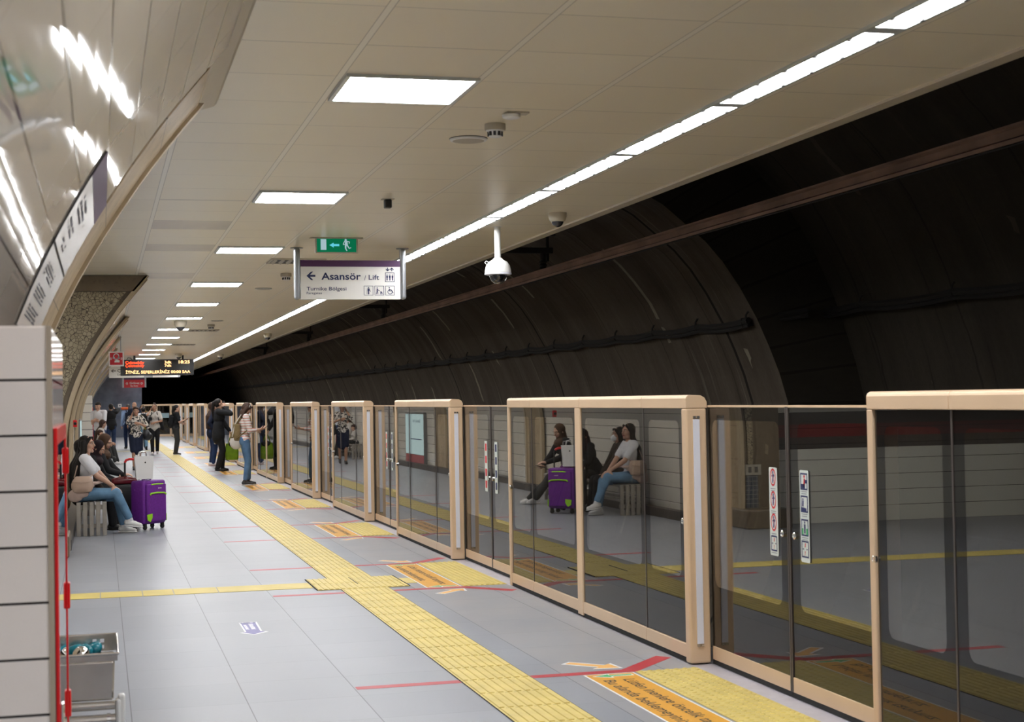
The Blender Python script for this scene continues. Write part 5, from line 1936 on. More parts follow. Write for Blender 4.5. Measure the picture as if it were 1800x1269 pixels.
# black cabin case with red grip, dark red handbag on it
bk = plain('black_nylon', (0.010, 0.011, 0.012), rough=0.55, bump=0.1, bscale=200)
t = thing('suitcase', 'black suitcase with red raised grip between seated woman and purple case', 'suitcase', (0.31, 22.0, 0), math.radians(6))
obj('body', soft_box(MB(), 0.40, 0.24, 0.50, 0.04, (0, 0, 0.07)), bk, t, smooth='auto')
h = obj('pull_handle', MB().tube([(0.0, 0.0, 0.55), (0.0, 0.0, 0.86), (0.02, 0.0, 0.895), (0.05, 0, 0.905)], 0.014, 10), bk, t, smooth='auto')
obj('pull_handle', MB().tube([(0.24, 0.0, 0.88), (0.26, 0.0, 0.86), (0.26, 0.02, 0.55)], 0.012, 10), bk, t, smooth='auto')
obj('red_grip', MB().tube([(0.0, 0, 0.865), (0.015, 0.0, 0.895), (0.06, 0.0, 0.91), (0.2, 0.0, 0.905), (0.25, 0.0, 0.88)], 0.017, 10), MAT['red'], h, smooth='auto')
obj('zip_seam', MB().box((-0.201, -0.03, 0.10), (0.201, -0.02, 0.55)), MAT['gap'], t)
wheels(t, 0.15, 0.08, MAT['blackplastic'])
t = thing('handbag', 'dark red glossy handbag lying on the black suitcase', 'handbag', (0.30, 22.02, 0.572), 0.1)
mr = plain('oxblood_leather', (0.16, 0.012, 0.02), rough=0.22)
obj('body', soft_box(MB(), 0.34, 0.16, 0.085, 0.03), mr, t, smooth='auto')
obj('strap', MB().tube([(-0.14, -0.06, 0.07), (-0.08, -0.10, 0.10), (0.05, -0.10, 0.10), (0.14, -0.06, 0.07)], 0.007, 8), mr, t)

# ------------------------------------------------------------------ people
V = Vector


def blob(name, mb, mat, parent, vox=0.009, smooth=4):
    """melt overlapping closed shapes into one continuous skin"""
    me = mb.mesh('tmp')
    o = D.objects.new('tmp', me)
    COL.objects.link(o)
    md = o.modifiers.new('r', 'REMESH')
    md.mode = 'VOXEL'
    md.voxel_size = vox
    md.use_smooth_shade = True
    if smooth:
        sm = o.modifiers.new('s', 'SMOOTH')
        sm.factor = 0.5
        sm.iterations = smooth
    dg = bpy.context.evaluated_depsgraph_get()
    dg.update()
    res = D.meshes.new_from_object(o.evaluated_get(dg))
    D.objects.remove(o)
    D.meshes.remove(me)
    res.name = name
    res.materials.clear()
    res.materials.append(mat)
    res.polygons.foreach_set('use_smooth', [True] * len(res.polygons))
    ob = D.objects.new(name, res)
    COL.objects.link(ob)
    if parent is not None: ob.parent = parent
    return ob


def ik(a, c, l1, l2, hint):
    d = c - a
    L = min(d.length, (l1 + l2) * 0.999)
    dn = d.normalized()
    c = a + dn * L
    x = (l1 * l1 - l2 * l2 + L * L) / (2 * L)
    h = math.sqrt(max(l1 * l1 - x * x, 1e-6))
    hv = hint - dn * hint.dot(dn)
    hv = hv.normalized() if hv.length > 1e-4 else dn.orthogonal().normalized()
    return a + dn * x + hv * h, c


SKIN = plain('skin', (0.50, 0.29, 0.205), rough=0.5, var=0.06, vscale=20)
SKIN2 = plain('skin_tan', (0.42, 0.225, 0.145), rough=0.5, var=0.06, vscale=20)
LIPS = plain('lips', (0.34, 0.085, 0.075), rough=0.4)
EYE = plain('eye_dark', (0.02, 0.012, 0.01), rough=0.2)
EYEW = plain('eye_white', (0.6, 0.57, 0.54), rough=0.3)
HAIR = {'black': hair_material('hair_black', (0.012, 0.009, 0.008)), 'brown': hair_material('hair_brown', (0.045, 0.022, 0.014)),
        'grey': hair_material('hair_grey', (0.10, 0.09, 0.085)), 'curly': hair_material('hair_curly', (0.10, 0.055, 0.022))}


def hand_prims(mb, w, d, n, curl=0.7, side=1, spread=1.0, s=1.0):
    """w wrist, d pointing direction, n palm normal, side=+1 thumb towards d x n"""
    d = d.normalized()
    n = (n - d * n.dot(d)).normalized()
    t = d.cross(n) * side
    rot = Matrix((t, n, d)).transposed()
    mb.ellipsoid(w + d * 0.048, (0.040, 0.019, 0.055), rot, 10, 7)
    mb.capsule(w - d * 0.01, 0.026, w + d * 0.03, 0.026, 10, (n, 0.75))
    for k, (o, L) in enumerate(((0.029, 0.068), (0.010, 0.076), (-0.010, 0.071), (-0.028, 0.056))):
        b = w + d * 0.088 + t * o * spread
        c1, c2 = curl * (0.55 + 0.1 * k), curl * (1.35 + 0.15 * k)
        d1 = (d * math.cos(c1) + n * math.sin(c1)).normalized()
        d2 = (d * math.cos(c2) + n * math.sin(c2)).normalized()
        m = b + d1 * L * 0.5
        mb.capsule(b, 0.0095, m, 0.0088, 8)
        mb.capsule(m, 0.0088, m + d2 * L * 0.5, 0.0075, 8)
    b = w + d * 0.028 + t * 0.030
    m = b + (d * 0.55 + t * 0.55 + n * 0.5).normalized() * 0.035
    mb.capsule(b, 0.014, m, 0.011, 8)
    mb.capsule(m, 0.011, m + (d * 0.85 + n * 0.5 + t * 0.05).normalized() * 0.034, 0.009, 8)


def figure(label, loc, rz, H=1.68, male=False, pelvis=(0, 0, 0.93), lean=0.0, tilt=0.0, twist=0.0, head=(0, 0), headroll=0.0,
           hands=None, feet=None, knee_hint=None, hair='long', hair_col='black', top=None, sleeve='short', top_len=0.0, bottom=None, bottom_to=1.0, skirt=None,
           shoe=None, sole=None, boot=None, vox=0.009, skin=None, face=True, group=None, sock=None, mask=None, loose=0.0, neckopen=False, shoulder_w=None, child=1.0, hijab=None):
    s = H / 1.70
    root = thing('person', label, 'person', loc, rz, group)
    root.scale = (s, s, s)
    skin = skin or SKIN
    sg = {'L': -1, 'R': 1}
    P = V(pelvis)
    U = V((math.sin(tilt), math.sin(lean), math.cos(lean) * math.cos(tilt))).normalized()
    Rr = V((math.cos(twist), math.sin(twist), 0))
    Rr = (Rr - U * Rr.dot(U)).normalized()
    Fw = U.cross(Rr).normalized()
    R0 = V((1, 0, 0))
    F0 = V((0, 1, 0))
    at = lambda k: P + U * k
    hw = 0.165 if male else 0.16
    sw = shoulder_w or (0.185 if male else 0.155)
    brot = Matrix((Rr, Fw, U)).transposed()
    prot = Matrix((R0, F0, V((0, 0, 1)))).transposed()
    ribx = 0.150 if male else 0.130
    waistx = 0.138 if male else 0.115

    def torso(mb, g=0.0, low=0.0, bust=True):
        mb.ellipsoid(P + V((0, -0.01, -0.02)), (hw + g, 0.115 + g, 0.115 + g), prot, 16, 10)
        mb.ellipsoid(at(0.14), (waistx + g, 0.090 + g, 0.15), brot, 16, 10)
        mb.ellipsoid(at(0.32), (ribx + 0.015 + g, 0.102 + g, 0.17), brot, 16, 10)
        mb.capsule(at(0.435) - Rr * (sw - 0.035) - Fw * 0.01, 0.050 + g, at(0.435) + Rr * (sw - 0.035) - Fw * 0.01, 0.050 + g, 12)
        mb.capsule(at(0.40), 0.085 + g, at(0.47), 0.055 + g * 0.6, 12, (Fw, 0.8))
        if bust and not male:
            for q in (-1, 1):
                mb.ellipsoid(at(0.315) + Rr * 0.062 * q + Fw * 0.075, (0.055 + g, 0.045 + g, 0.055 + g), brot, 10, 8)

    # head
    neck = at(0.485)
    yaw, pitch = head
    hf = (Fw * math.cos(pitch) + V((0, 0, 1)) * math.sin(pitch) - V((0, 0, 0))).normalized()
    hf = Matrix.Rotation(-yaw, 3, 'Z') @ V((Fw.x, Fw.y, 0)).normalized()
    hr = hf.cross(V((0, 0, 1))).normalized()
    hf = (hf * math.cos(pitch) + V((0, 0, 1)) * math.sin(pitch)).normalized()
    hu = hr.cross(hf).normalized()
    if headroll:
        q = Matrix.Rotation(headroll, 3, hf)
        hr, hu = q @ hr, q @ hu
    hc = neck + V((0, 0, 1)) * 0.045 + U * 0.055 + hf * 0.018 + hu * 0.025
    hrot = Matrix((hr, hf, hu)).transposed()
    hp = lambda x, y, z: hc + hr * x * child + hf * y * child + hu * z * child
    body = MB()
    torso(body, -0.004)
    body.capsule(neck - U * 0.05, 0.056, hp(0, -0.012, -0.03), 0.048, 12)
    E = lambda c, r: body.ellipsoid(hp(*c), tuple(k * child for k in r), hrot, 14, 10)
    E((0, -0.012, 0.028), (0.073, 0.092, 0.088))
    E((0, 0.028, -0.022), (0.058, 0.062, 0.085))
    body.capsule(hp(-0.03, 0.03, -0.072), 0.030 * child, hp(0.03, 0.03, -0.072), 0.030 * child, 10)
    E((0, 0.066, -0.092), (0.022, 0.020, 0.018))
    body.capsule(hp(0, 0.086, 0.018), 0.008 * child, hp(0, 0.106, -0.020), 0.0115 * child, 8)
    for q in (-1, 1):
        E((q * 0.034, 0.055, -0.022), (0.026, 0.030, 0.030))
        E((q * 0.074, -0.005, -0.008), (0.010, 0.020, 0.030))
        body.capsule(hp(q * 0.012, 0.080, 0.030), 0.011 * child, hp(q * 0.045, 0.068, 0.030), 0.010 * child, 8)
    # arms
    J = {'root': root, 's': s, 'hc': hc, 'hf': hf, 'hr': hr, 'hu': hu, 'at': at, 'Rr': Rr, 'Fw': Fw, 'U': U}
    arms = {}
    for k in 'LR':
        q = sg[k]
        S = at(0.43) + Rr * sw * q - Fw * 0.01
        hd = (hands or {}).get(k) or {}
        W = V(hd['at']) if 'at' in hd else S + Rr * 0.05 * q + Fw * 0.05 - V((0, 0, 0.50))
        hint = V(hd.get('hint', (0.3 * q, -1, -0.2)))
        El, W = ik(S, W, 0.285, 0.245, hint)
        body.capsule(S, 0.046, El, 0.037, 12)
        body.capsule(El, 0.038, W, 0.0245, 12)
        fd = (W - El).normalized()
        d = V(hd['dir']).normalized() if 'dir' in hd else fd
        n = V(hd['n']) if 'n' in hd else -Rr * q
        hand_prims(body, W, d, n, hd.get('curl', 0.5), hd.get('thumb', -q if 'n' not in hd else hd.get('thumb', 1)))
        arms[k] = (S, El, W, d, n)
        J['hand' + k] = W + d * 0.09 + n.normalized() * 0.02
        J['wrist' + k] = W
    # legs
    legs = {}
    for k in 'LR':
        q = sg[k]
        Hp = P + V((0.085 * q, 0, -0.04))
        ft = (feet or {}).get(k) or {}
        A = V(ft.get('at', (0.09 * q, -0.02, 0.085)))
        hint = V(ft.get('hint', knee_hint or (0.05 * q, 1, 0)))
        Kn, A = ik(Hp, A, 0.408, 0.404, hint)
        body.capsule(Hp, 0.082, Kn, 0.054, 14)
        body.capsule(Kn, 0.053, A, 0.034, 12)
        cm = Kn + (A - Kn) * 0.3
        bk = (Kn - (Hp + A) / 2)
        body.ellipsoid(cm - (bk.normalized() if bk.length > 1e-3 else F0) * 0.018, (0.045, 0.045, 0.10), (A - Kn).to_track_quat('Z', 'Y').to_matrix(), 10, 8)
        toe = ft.get('toe', (0.12 * q, 1, 0))
        td = V(toe).normalized()
        legs[k] = (Hp, Kn, A, td)
        up = V((0, 0, 1)) - td * td.z
        body.capsule(A - up * 0.03 - td * 0.02, 0.034, A - up * 0.045 + td * 0.10, 0.026, 10)
        J['foot' + k] = A
        J['knee' + k] = Kn
    bo = blob('body', body, skin, root, vox * 0.85, 3)
    J['legs'] = legs
    J['arms'] = arms
    # garments
    if top:
        mb = MB()
        torso(mb, 0.012 + loose * 0.5)
        if top_len > 0:
            rk = hw + 0.020 + loose
            mb.capsule(at(0.10), rk * 0.86, P - V((0, 0.01, top_len - rk * 0.5)), rk, 18, (F0, 0.72))
        sp = {'none': 0.0, 'short': 0.72, 'elbow': 1.0, 'long': 2.0, '3q': 1.55}[sleeve]
        for k in 'LR':
            S, El, W, d, n = arms[k]
            if sp <= 0: continue
            e = S + (El - S) * min(1, sp)
            mb.capsule(S, 0.062 + loose * 0.4, e, (0.058 if sp <= 1 else 0.048) + loose * 0.5, 12)
            if sp > 1:
                mb.capsule(El, 0.050 + loose * 0.5, El + (W - El) * min(0.97, sp - 1), 0.034 + loose * 0.4, 12)
        blob('jacket' if sleeve == 'long' and top_len > 0.1 else 'shirt', mb, top, root, vox, 4)
    if bottom:
        mb = MB()
        mb.ellipsoid(P + V((0, -0.012, -0.015)), (hw + 0.010, 0.124, 0.12), prot, 16, 10)
        for k in 'LR':
            Hp, Kn, A, td = legs[k]
            mb.capsule(Hp, 0.094, Kn, 0.066 + loose * 0.4, 14)
            mb.capsule(Kn, 0.066 + loose * 0.4, Kn + (A - Kn) * bottom_to, 0.052 + loose * 0.4 if bottom_to > 0.9 else 0.054, 12)
            mb.ellipsoid(Hp + V((0, -0.055, -0.0)), (0.085, 0.075, 0.10), prot, 10, 8)
        blob('trousers', mb, bottom, root, vox, 4)
    if skirt:
        m_, zk = skirt
        mb = MB()
        mb.ellipsoid(P + V((0, -0.012, -0.01)), (hw + 0.012, 0.124, 0.12), prot, 16, 10)
        kc = (legs['L'][1] + legs['R'][1]) / 2
        hcn = (legs['L'][0] + legs['R'][0]) / 2
        for k in 'LR':
            Hp, Kn, A, td = legs[k]
            mb.capsule(Hp, 0.100, Hp + (Kn - Hp) * zk, 0.088, 14)
        mb.capsule(hcn, 0.14, hcn + (kc - hcn) * zk, 0.13, 16, (F0, 0.7))
        blob('skirt', mb, m_, root, vox, 4)
    for k in 'LR':
        Hp, Kn, A, td = legs[k]
        up = (V((0, 0, 1)) - td * td.z).normalized()
        if sock:
            mb = MB()
            mb.capsule(A + (Kn - A) * 0.22, 0.040, A, 0.040, 12)
            obj('sock', mb, sock, root, smooth=True)
        if shoe:
            mb = MB()
            mb.capsule(A - up * 0.032 - td * 0.035, 0.043, A - up * 0.042 + td * 0.06, 0.042, 12)
            mb.capsule(A - up * 0.046 + td * 0.06, 0.040, A - up * 0.054 + td * 0.135, 0.031, 12)
            mb.capsule(A + up * 0.00 - td * 0.012, 0.044, A - up * 0.03 - td * 0.01, 0.046, 12)
            sh = blob('boot' if boot else 'shoe', mb, shoe, root, vox * 0.9, 3)
            if boot:
                mb2 = MB()
                mb2.capsule(A, 0.050, A + (Kn - A) * 0.75, 0.066, 14)
                obj('shaft', mb2, boot, sh, smooth=True)
            rot = Matrix((up.cross(td) * -1, td, up)).transposed()
            mb = MB()
            mb.ellipsoid(A - up * 0.073 + td * 0.045, (0.044, 0.135, 0.016), rot, 18, 8)
            obj('sole', mb, sole or shoe, sh, smooth=True)
    # hair and head wear
    hm = HAIR[hair_col]
    hb = MB()
    He = lambda c, r: hb.ellipsoid(hp(*c), tuple(k * child for k in r), hrot, 14, 10)
    if hijab:
        He((0, -0.024, 0.030), (0.092, 0.098, 0.098))
        for q in (-1, 1):
            hb.capsule(hp(q * 0.060, 0.020, 0.02), 0.030, hp(q * 0.046, 0.030, -0.09), 0.034, 10)
        hb.capsule(hp(0, -0.02, -0.05), 0.085, neck - U * 0.02, 0.095, 14)
        hb.ellipsoid(neck - U * 0.06 + Fw * 0.02, (0.165, 0.125, 0.09), brot, 14, 8)
        blob('headscarf', hb, hijab, root, vox, 4)
    elif hair != 'bald':
        He((0, -0.030, 0.042), (0.081, 0.090, 0.086))
        if hair != 'short':
            He((0, -0.048, 0.005), (0.078, 0.070, 0.085))
        for q in (-1, 1):
            if hair in ('short', 'male'):
                hb.capsule(hp(q * 0.066, -0.01, 0.05), 0.016, hp(q * 0.068, -0.025, -0.005), 0.010, 8)
        if hair == 'short':
            He((0, -0.02, 0.058), (0.084, 0.092, 0.070))
            He((-0.02, 0.045, 0.085), (0.05, 0.04, 0.025))
        if hair == 'male':
            He((0, 0.0, 0.070), (0.070, 0.085, 0.052))
        if hair in ('long', 'shoulder'):
            rr_ = random.Random(len(label))
            Lh = 0.42 if hair == 'long' else 0.20
            for q in (-1, -0.6, -0.2, 0.2, 0.6, 1):
                a = hp(q * 0.066, -0.045 + 0.025 * abs(q), 0.03)
                b = hp(q * 0.082, -0.060 + 0.035 * abs(q), -0.09)
                back = 0.085 if abs(q) == 1 else 0.118
                c = at(0.36) + Rr * q * (0.115 + rr_.uniform(-.01, .01)) - Fw * back
                e = at(0.47 - Lh) + Rr * q * (0.105 + rr_.uniform(-.02, .02)) - Fw * (back + 0.015)
                hb.capsule(a, 0.040, b, 0.038, 10)
                if hair == 'long':
                    hb.capsule(b, 0.038, c, 0.040, 10)
                    hb.capsule(c, 0.040, e, 0.022, 10)
                else:
                    c = b + V((0, 0, -1)) * 0.09 - Fw * 0.03 + Rr * q * 0.02
                    hb.capsule(b, 0.040, c, 0.036, 10)
            for q in (-1, 1):
                hb.capsule(hp(q * 0.03, 0.062, 0.088), 0.020, hp(q * 0.074, 0.018, 0.0), 0.018, 10)
                hb.capsule(hp(q * 0.074, 0.018, 0.0), 0.018, hp(q * 0.078, 0.005, -0.10), 0.018, 10)
        if hair in ('bun', 'topbun'):
            if hair == 'bun': He((0, -0.115, 0.03), (0.042, 0.042, 0.042))
            else:
                He((0, -0.045, 0.128), (0.052, 0.050, 0.042))
        if hair == 'ponytail':
            He((0, -0.105, 0.055), (0.034, 0.034, 0.030))
            a = hp(0, -0.13, 0.04)
            hb.capsule(a, 0.034, a + V((0, 0, -0.16)) - Fw * 0.03, 0.036, 10)
            hb.capsule(a + V((0, 0, -0.16)) - Fw * 0.03, 0.036, a + V((0, 0, -0.34)) - Fw * 0.015, 0.016, 10)
        blob('hair', hb, hm, root, vox, 2)
    else:
        He((0, -0.040, 0.000), (0.078, 0.075, 0.050))
        blob('hair', hb, hm, root, vox, 2)
    if face:
        for q in (-1, 1):
            e = MB()
            e.ellipsoid(hp(q * 0.031, 0.0815, 0.012), (0.0135, 0.0075, 0.0065), hrot, 10, 6)
            eo = obj('eye', e, EYEW, root, smooth=True)
            e = MB()
            e.ellipsoid(hp(q * 0.031, 0.0865, 0.012), (0.0072, 0.004, 0.0068), hrot, 8, 6)
            obj('iris', e, EYE, eo, smooth=True)
            e = MB()
            e.capsule(hp(q * 0.016, 0.090, 0.034), 0.0045, hp(q * 0.048, 0.078, 0.036), 0.0035, 6)
            obj('eyebrow', e, hm if hair != 'bald' else HAIR['black'], root, smooth=True)
        e = MB()
        e.capsule(hp(-0.017, 0.083, -0.055), 0.006, hp(0, 0.089, -0.053), 0.0075, 8)
        e.capsule(hp(0.017, 0.083, -0.055), 0.006, hp(0, 0.089, -0.053), 0.0075, 8)
        obj('lips', e, LIPS, root, smooth=True)
    if mask:
        e = MB()
        e.ellipsoid(hp(0, 0.065, -0.045), (0.060, 0.055, 0.055), hrot, 16, 10)
        obj('face_mask', e, mask, root, smooth=True)
    J['mat'] = Matrix.Translation(V(loc)) @ Matrix.Rotation(rz, 4, 'Z') @ Matrix.Scale(s, 4)
    J['w'] = lambda p: J['mat'] @ V(p)
    return J


def held(name, label, cat, J, p, group=None):
    """an Empty at a body point, sharing the figure's turn"""
    t = thing(name, label, cat, J['w'](p), J['root'].rotation_euler[2], group)
    return t


def phone(J, k, label, up=(0, 0, 1), face=(0, -1, 0)):
    p = J['hand' + k]
    t = held('phone', label, 'phone', J, p)
    upv, fv = V(up).normalized(), V(face)
    x = upv.cross(fv).normalized()
    z = x.cross(upv)
    M = Matrix((x, upv, z)).transposed().to_4x4()
    mb = MB()
    mb.box((-0.036, -0.075, -0.005), (0.036, 0.075, 0.003), M)
    obj('case', mb, MAT['blackplastic'], t, bevel=0.002)
    mb = MB()
    mb.box((-0.032, -0.070, 0.003), (0.032, 0.070, 0.0045), M)
    obj('screen', mb, plain('phone_screen', (0.05, 0.06, 0.08), rough=0.1) if 'pscr' not in MAT else MAT['pscr'], t)
    MAT['pscr'] = t.children[-1].data.materials[0]
    return t


def backpack(J, label, mat, w=0.27, h=0.42, d=0.15, z=0.22, off=0.10):
    c = J['at'](z) - J['Fw'] * (off + d / 2)
    t = held('backpack', label, 'backpack', J, c)
    U, Fw, Rr = J['U'], J['Fw'], J['Rr']
    R = Matrix((Rr, Fw, U)).transposed().to_4x4()
    mb = MB()
    mb.ellipsoid((0, 0, -h * 0.12), (w / 2, d / 2, h * 0.40), None, 16, 10)
    mb.ellipsoid((0, 0, h * 0.12), (w / 2 * 0.9, d / 2 * 0.85, h * 0.40), None, 16, 10)
    mb.box((-w * 0.42, -d * 0.3, -h * 0.42), (w * 0.42, d * 0.45, h * 0.40))
    mb.v = [tuple(R @ V(p)) for p in mb.v]
    b = blob('body', mb, mat, t, 0.012, 5)
    mb = MB()
    mb.ellipsoid((0, -d * 0.42, -h * 0.18), (w * 0.36, d * 0.25, h * 0.22), None, 14, 8)
    mb.v = [tuple(R @ V(p)) for p in mb.v]
    obj('front_pocket', mb, mat, t, smooth=True)
    for q in (-1, 1):
        S = J['at'](0.475) + Rr * 0.085 * q
        pts = [c + U * h * 0.38 + Rr * q * 0.07, S - Fw * 0.04 + U * 0.02, S + Fw * 0.075 - U * 0.02, J['at'](0.30) + Rr * 0.115 * q + Fw * 0.105, J['at'](0.17) + Rr * 0.145 * q + Fw * 0.02, c - U * h * 0.3 + Rr * q * 0.11]
        obj('strap', MB().tube([p - c for p in pts], 0.014, 8), mat, t, smooth=True)
    t.scale = (J['s'],) * 3
    return t


def tote(J, k, label, mat, w=0.30, h=0.34, d=0.11, drop=0.22, name='tote_bag', rot=0.0, extra=None):
    p = J['hand' + k]
    t = held(name, label, 'bag', J, p)
    t.rotation_euler = (0, 0, J['root'].rotation_euler[2] + rot)
    mb = MB()
    z1 = -drop
    v, f = [], []
    lev = [(0.0, 0.80), (0.06, 0.96), (0.5, 1.0), (1.0, 0.86)]
    for fz, sc in lev:
        zz = z1 - h + h * fz
        dd = d * (1.0 if fz < 0.8 else 0.55)
        for a in range(16):
            an = 2 * math.pi * a / 16
            cx, cy = math.cos(an), math.sin(an)
            e = 0.55
            v.append((math.copysign(abs(cx) ** e, cx) * w / 2 * sc * 0.9, math.copysign(abs(cy) ** e, cy) * dd / 2 * sc, zz))
    for i in range(3):
        for a in range(16):
            b = (a + 1) % 16
            f.append((i * 16 + a, i * 16 + b, (i + 1) * 16 + b, (i + 1) * 16 + a))
    f.append(list(range(16))[::-1]); f.append([48 + a for a in range(16)])
    mb.add(v, f)
    obj('body', mb, mat, t, smooth='auto')
    for q in (-1, 1):
        obj('handle', MB().tube([(-w * 0.25, q * d * 0.22, z1 - 0.02), (-w * 0.12, q * d * 0.15, z1 + drop * 0.6), (0, 0.0, 0.0), (w * 0.12, q * d * 0.15, z1 + drop * 0.6), (w * 0.25, q * d * 0.22, z1 - 0.02)], 0.010, 8), mat, t, smooth=True)
    if extra:
        mb = MB()
        mb.ellipsoid((w * 0.1, -d * 0.4, z1 - 0.02), (w * 0.30, d * 0.5, 0.075))
        obj('scarf', mb, extra, t, smooth=True)
    return t


jeans = plain('blue_denim', (0.085, 0.165, 0.30), rough=0.85, var=0.22, vscale=7, spec=0.2, bump=0.3, bscale=30)
jeans_l = plain('light_denim', (0.14, 0.26, 0.40), rough=0.85, var=0.22, vscale=7, spec=0.2, bump=0.3, bscale=30)
jeans_d = plain('dark_denim', (0.022, 0.04, 0.10), rough=0.85, var=0.2, vscale=7, spec=0.2)
white_c = cloth('white_cotton', (0.66, 0.66, 0.70), 0.05)
cream_c = cloth('cream_cotton', (0.58, 0.54, 0.50), 0.06)
black_c = cloth('black_cloth', (0.012, 0.012, 0.014), 0.2)
char_c = cloth('charcoal_cloth', (0.035, 0.035, 0.035), 0.2)
navy_c = cloth('navy_cloth', (0.012, 0.016, 0.035), 0.2)
olive_c = cloth('olive_canvas', (0.20, 0.145, 0.07), 0.15)
beige_l = plain('beige_leather', (0.50, 0.36, 0.28), rough=0.4, bump=0.15, bscale=40)
shoe_w = plain('white_leather', (0.68, 0.67, 0.66), rough=0.45)
shoe_b = plain('black_leather', (0.012, 0.011, 0.011), rough=0.35)
R90 = -math.pi / 2

# --- four women on the near bench -------------------------------------------------
J = figure('person in white t-shirt and blue jeans with long dark hair on near bench', (-0.185, 20.86, 0), R90 - 0.10, H=1.66,
           pelvis=(0, -0.02, 0.565), lean=0.03, head=(0.30, 0.06), hair='long', hair_col='black', top=white_c, sleeve='short', bottom=jeans_l, bottom_to=0.86,
           hands={'L': dict(at=(-0.02, 0.34, 0.60), hint=(-0.6, -0.2, -0.8), dir=(0.45, 0.75, -0.35), n=(0, 0.2, -1), curl=0.5),
                  'R': dict(at=(0.10, 0.345, 0.635), hint=(0.9, -0.5, -0.4), dir=(0.05, 0.42, -0.9), n=(-0.3, -0.8, -0.2), curl=0.45, thumb=-1)},
           feet={'R': dict(at=(0.07, 0.56, 0.175), toe=(0.10, 1, -0.12), hint=(0.1, 0.7, 1)), 'L': dict(at=(-0.06, 0.47, 0.085), toe=(0.15, 1, 0), hint=(-0.05, 0.7, 1))},
           shoe=shoe_w, sole=shoe_w, sock=white_c, vox=0.0075)
P1 = J
t = held('shoulder_bag', 'beige leather shoulder bag at the hip of the woman in white t-shirt', 'handbag', J, (0.225, -0.03, 0.675))
mb = MB()
sack(mb, [(-0.112, 0.025, 0.08, 0, 0), (-0.10, 0.040, 0.112, 0, 0), (-0.05, 0.050, 0.136, 0, 0), (0.0, 0.047, 0.138, 0, 0), (0.05, 0.034, 0.122, 0, 0.008), (0.085, 0.018, 0.10, 0, 0.012), (0.095, 0.008, 0.085, 0, 0.012)], e=0.8)
obj('body', mb, beige_l, t, smooth='auto')
obj('strap', MB().tube([(0.0, 0.10, 0.08), (-0.03, 0.13, 0.12), (-0.06, 0.09, 0.25), (-0.11, 0.03, 0.37), (-0.10, -0.05, 0.30), (-0.02, -0.10, 0.08)], 0.008, 8), beige_l, t, smooth=True)
obj('flap_seam', MB().tube([(0.048, -0.12, 0.03), (0.057, 0.0, 0.015), (0.048, 0.12, 0.03)], 0.004, 6), beige_l, t)
t = held('cardigan', 'pale pink cardigan lying across the lap and bench beside the white t-shirt', 'cardigan', J, (0.12, -0.02, 0.52))
mb = MB()
for c, r in (((0.06, -0.10, 0.00), (0.035, 0.10, 0.085)), ((0.07, -0.02, 0.02), (0.03, 0.09, 0.05)), ((0.04, 0.14, 0.155), (0.05, 0.07, 0.022)), ((0.055, 0.07, 0.12), (0.04, 0.07, 0.035)), ((-0.01, 0.20, 0.165), (0.05, 0.05, 0.018))): mb.ellipsoid(c, r)
blob('draped_cloth', mb, cloth('pale_pink', (0.60, 0.46, 0.41), 0.1), t, 0.009, 4)

J = figure('person with white face mask in dark fluffy coat behind the woman in white', (-0.25, 21.5, 0), R90, H=1.58,
           pelvis=(0, -0.02, 0.565), lean=0.02, head=(0.05, 0.0), hair='long', hair_col='black', top=cloth('dark_brown_pile', (0.03, 0.02, 0.015), 0.3), sleeve='long', top_len=0.12, bottom=black_c, loose=0.02,
           hands={'L': dict(at=(-0.03, 0.28, 0.56)), 'R': dict(at=(0.03, 0.28, 0.57))},
           feet={'R': dict(at=(0.09, 0.42, 0.085), hint=(0, 0.7, 1)), 'L': dict(at=(-0.09, 0.45, 0.085), hint=(0, 0.7, 1))},
           shoe=shoe_b, vox=0.009, mask=plain('mask_white', (0.72, 0.74, 0.75), rough=0.7))
hj1 = cloth('aubergine_scarf', (0.022, 0.012, 0.016), 0.2)
hj2 = cloth('brown_scarf', (0.075, 0.042, 0.026), 0.15)
J = figure('person in dark aubergine headscarf bent over a phone, third on the near bench', (-0.21, 22.6, 0), R90 - 0.15, H=1.58,
           pelvis=(0, -0.02, 0.565), lean=0.34, head=(0.15, -0.55), hijab=hj1, top=black_c, sleeve='long', top_len=0.10, bottom=black_c, loose=0.012,
           hands={'L': dict(at=(-0.04, 0.40, 0.66), hint=(-0.8, -0.3, -0.6), dir=(0.35, 0.8, 0.1), n=(0.3, 0, 1), curl=0.9), 'R': dict(at=(0.09, 0.40, 0.64), hint=(0.8, -0.4, -0.6), dir=(-0.2, 0.9, 0.05), n=(-0.3, 0, 1), curl=0.8)},
           feet={'R': dict(at=(0.08, 0.46, 0.085), hint=(0, 0.7, 1)), 'L': dict(at=(-0.08, 0.50, 0.085), hint=(0, 0.7, 1))}, shoe=shoe_w, vox=0.0085)
phone(J, 'R', 'phone held by the woman in the aubergine headscarf', up=(0.0, 1, 0.3), face=(0, -0.3, 1))
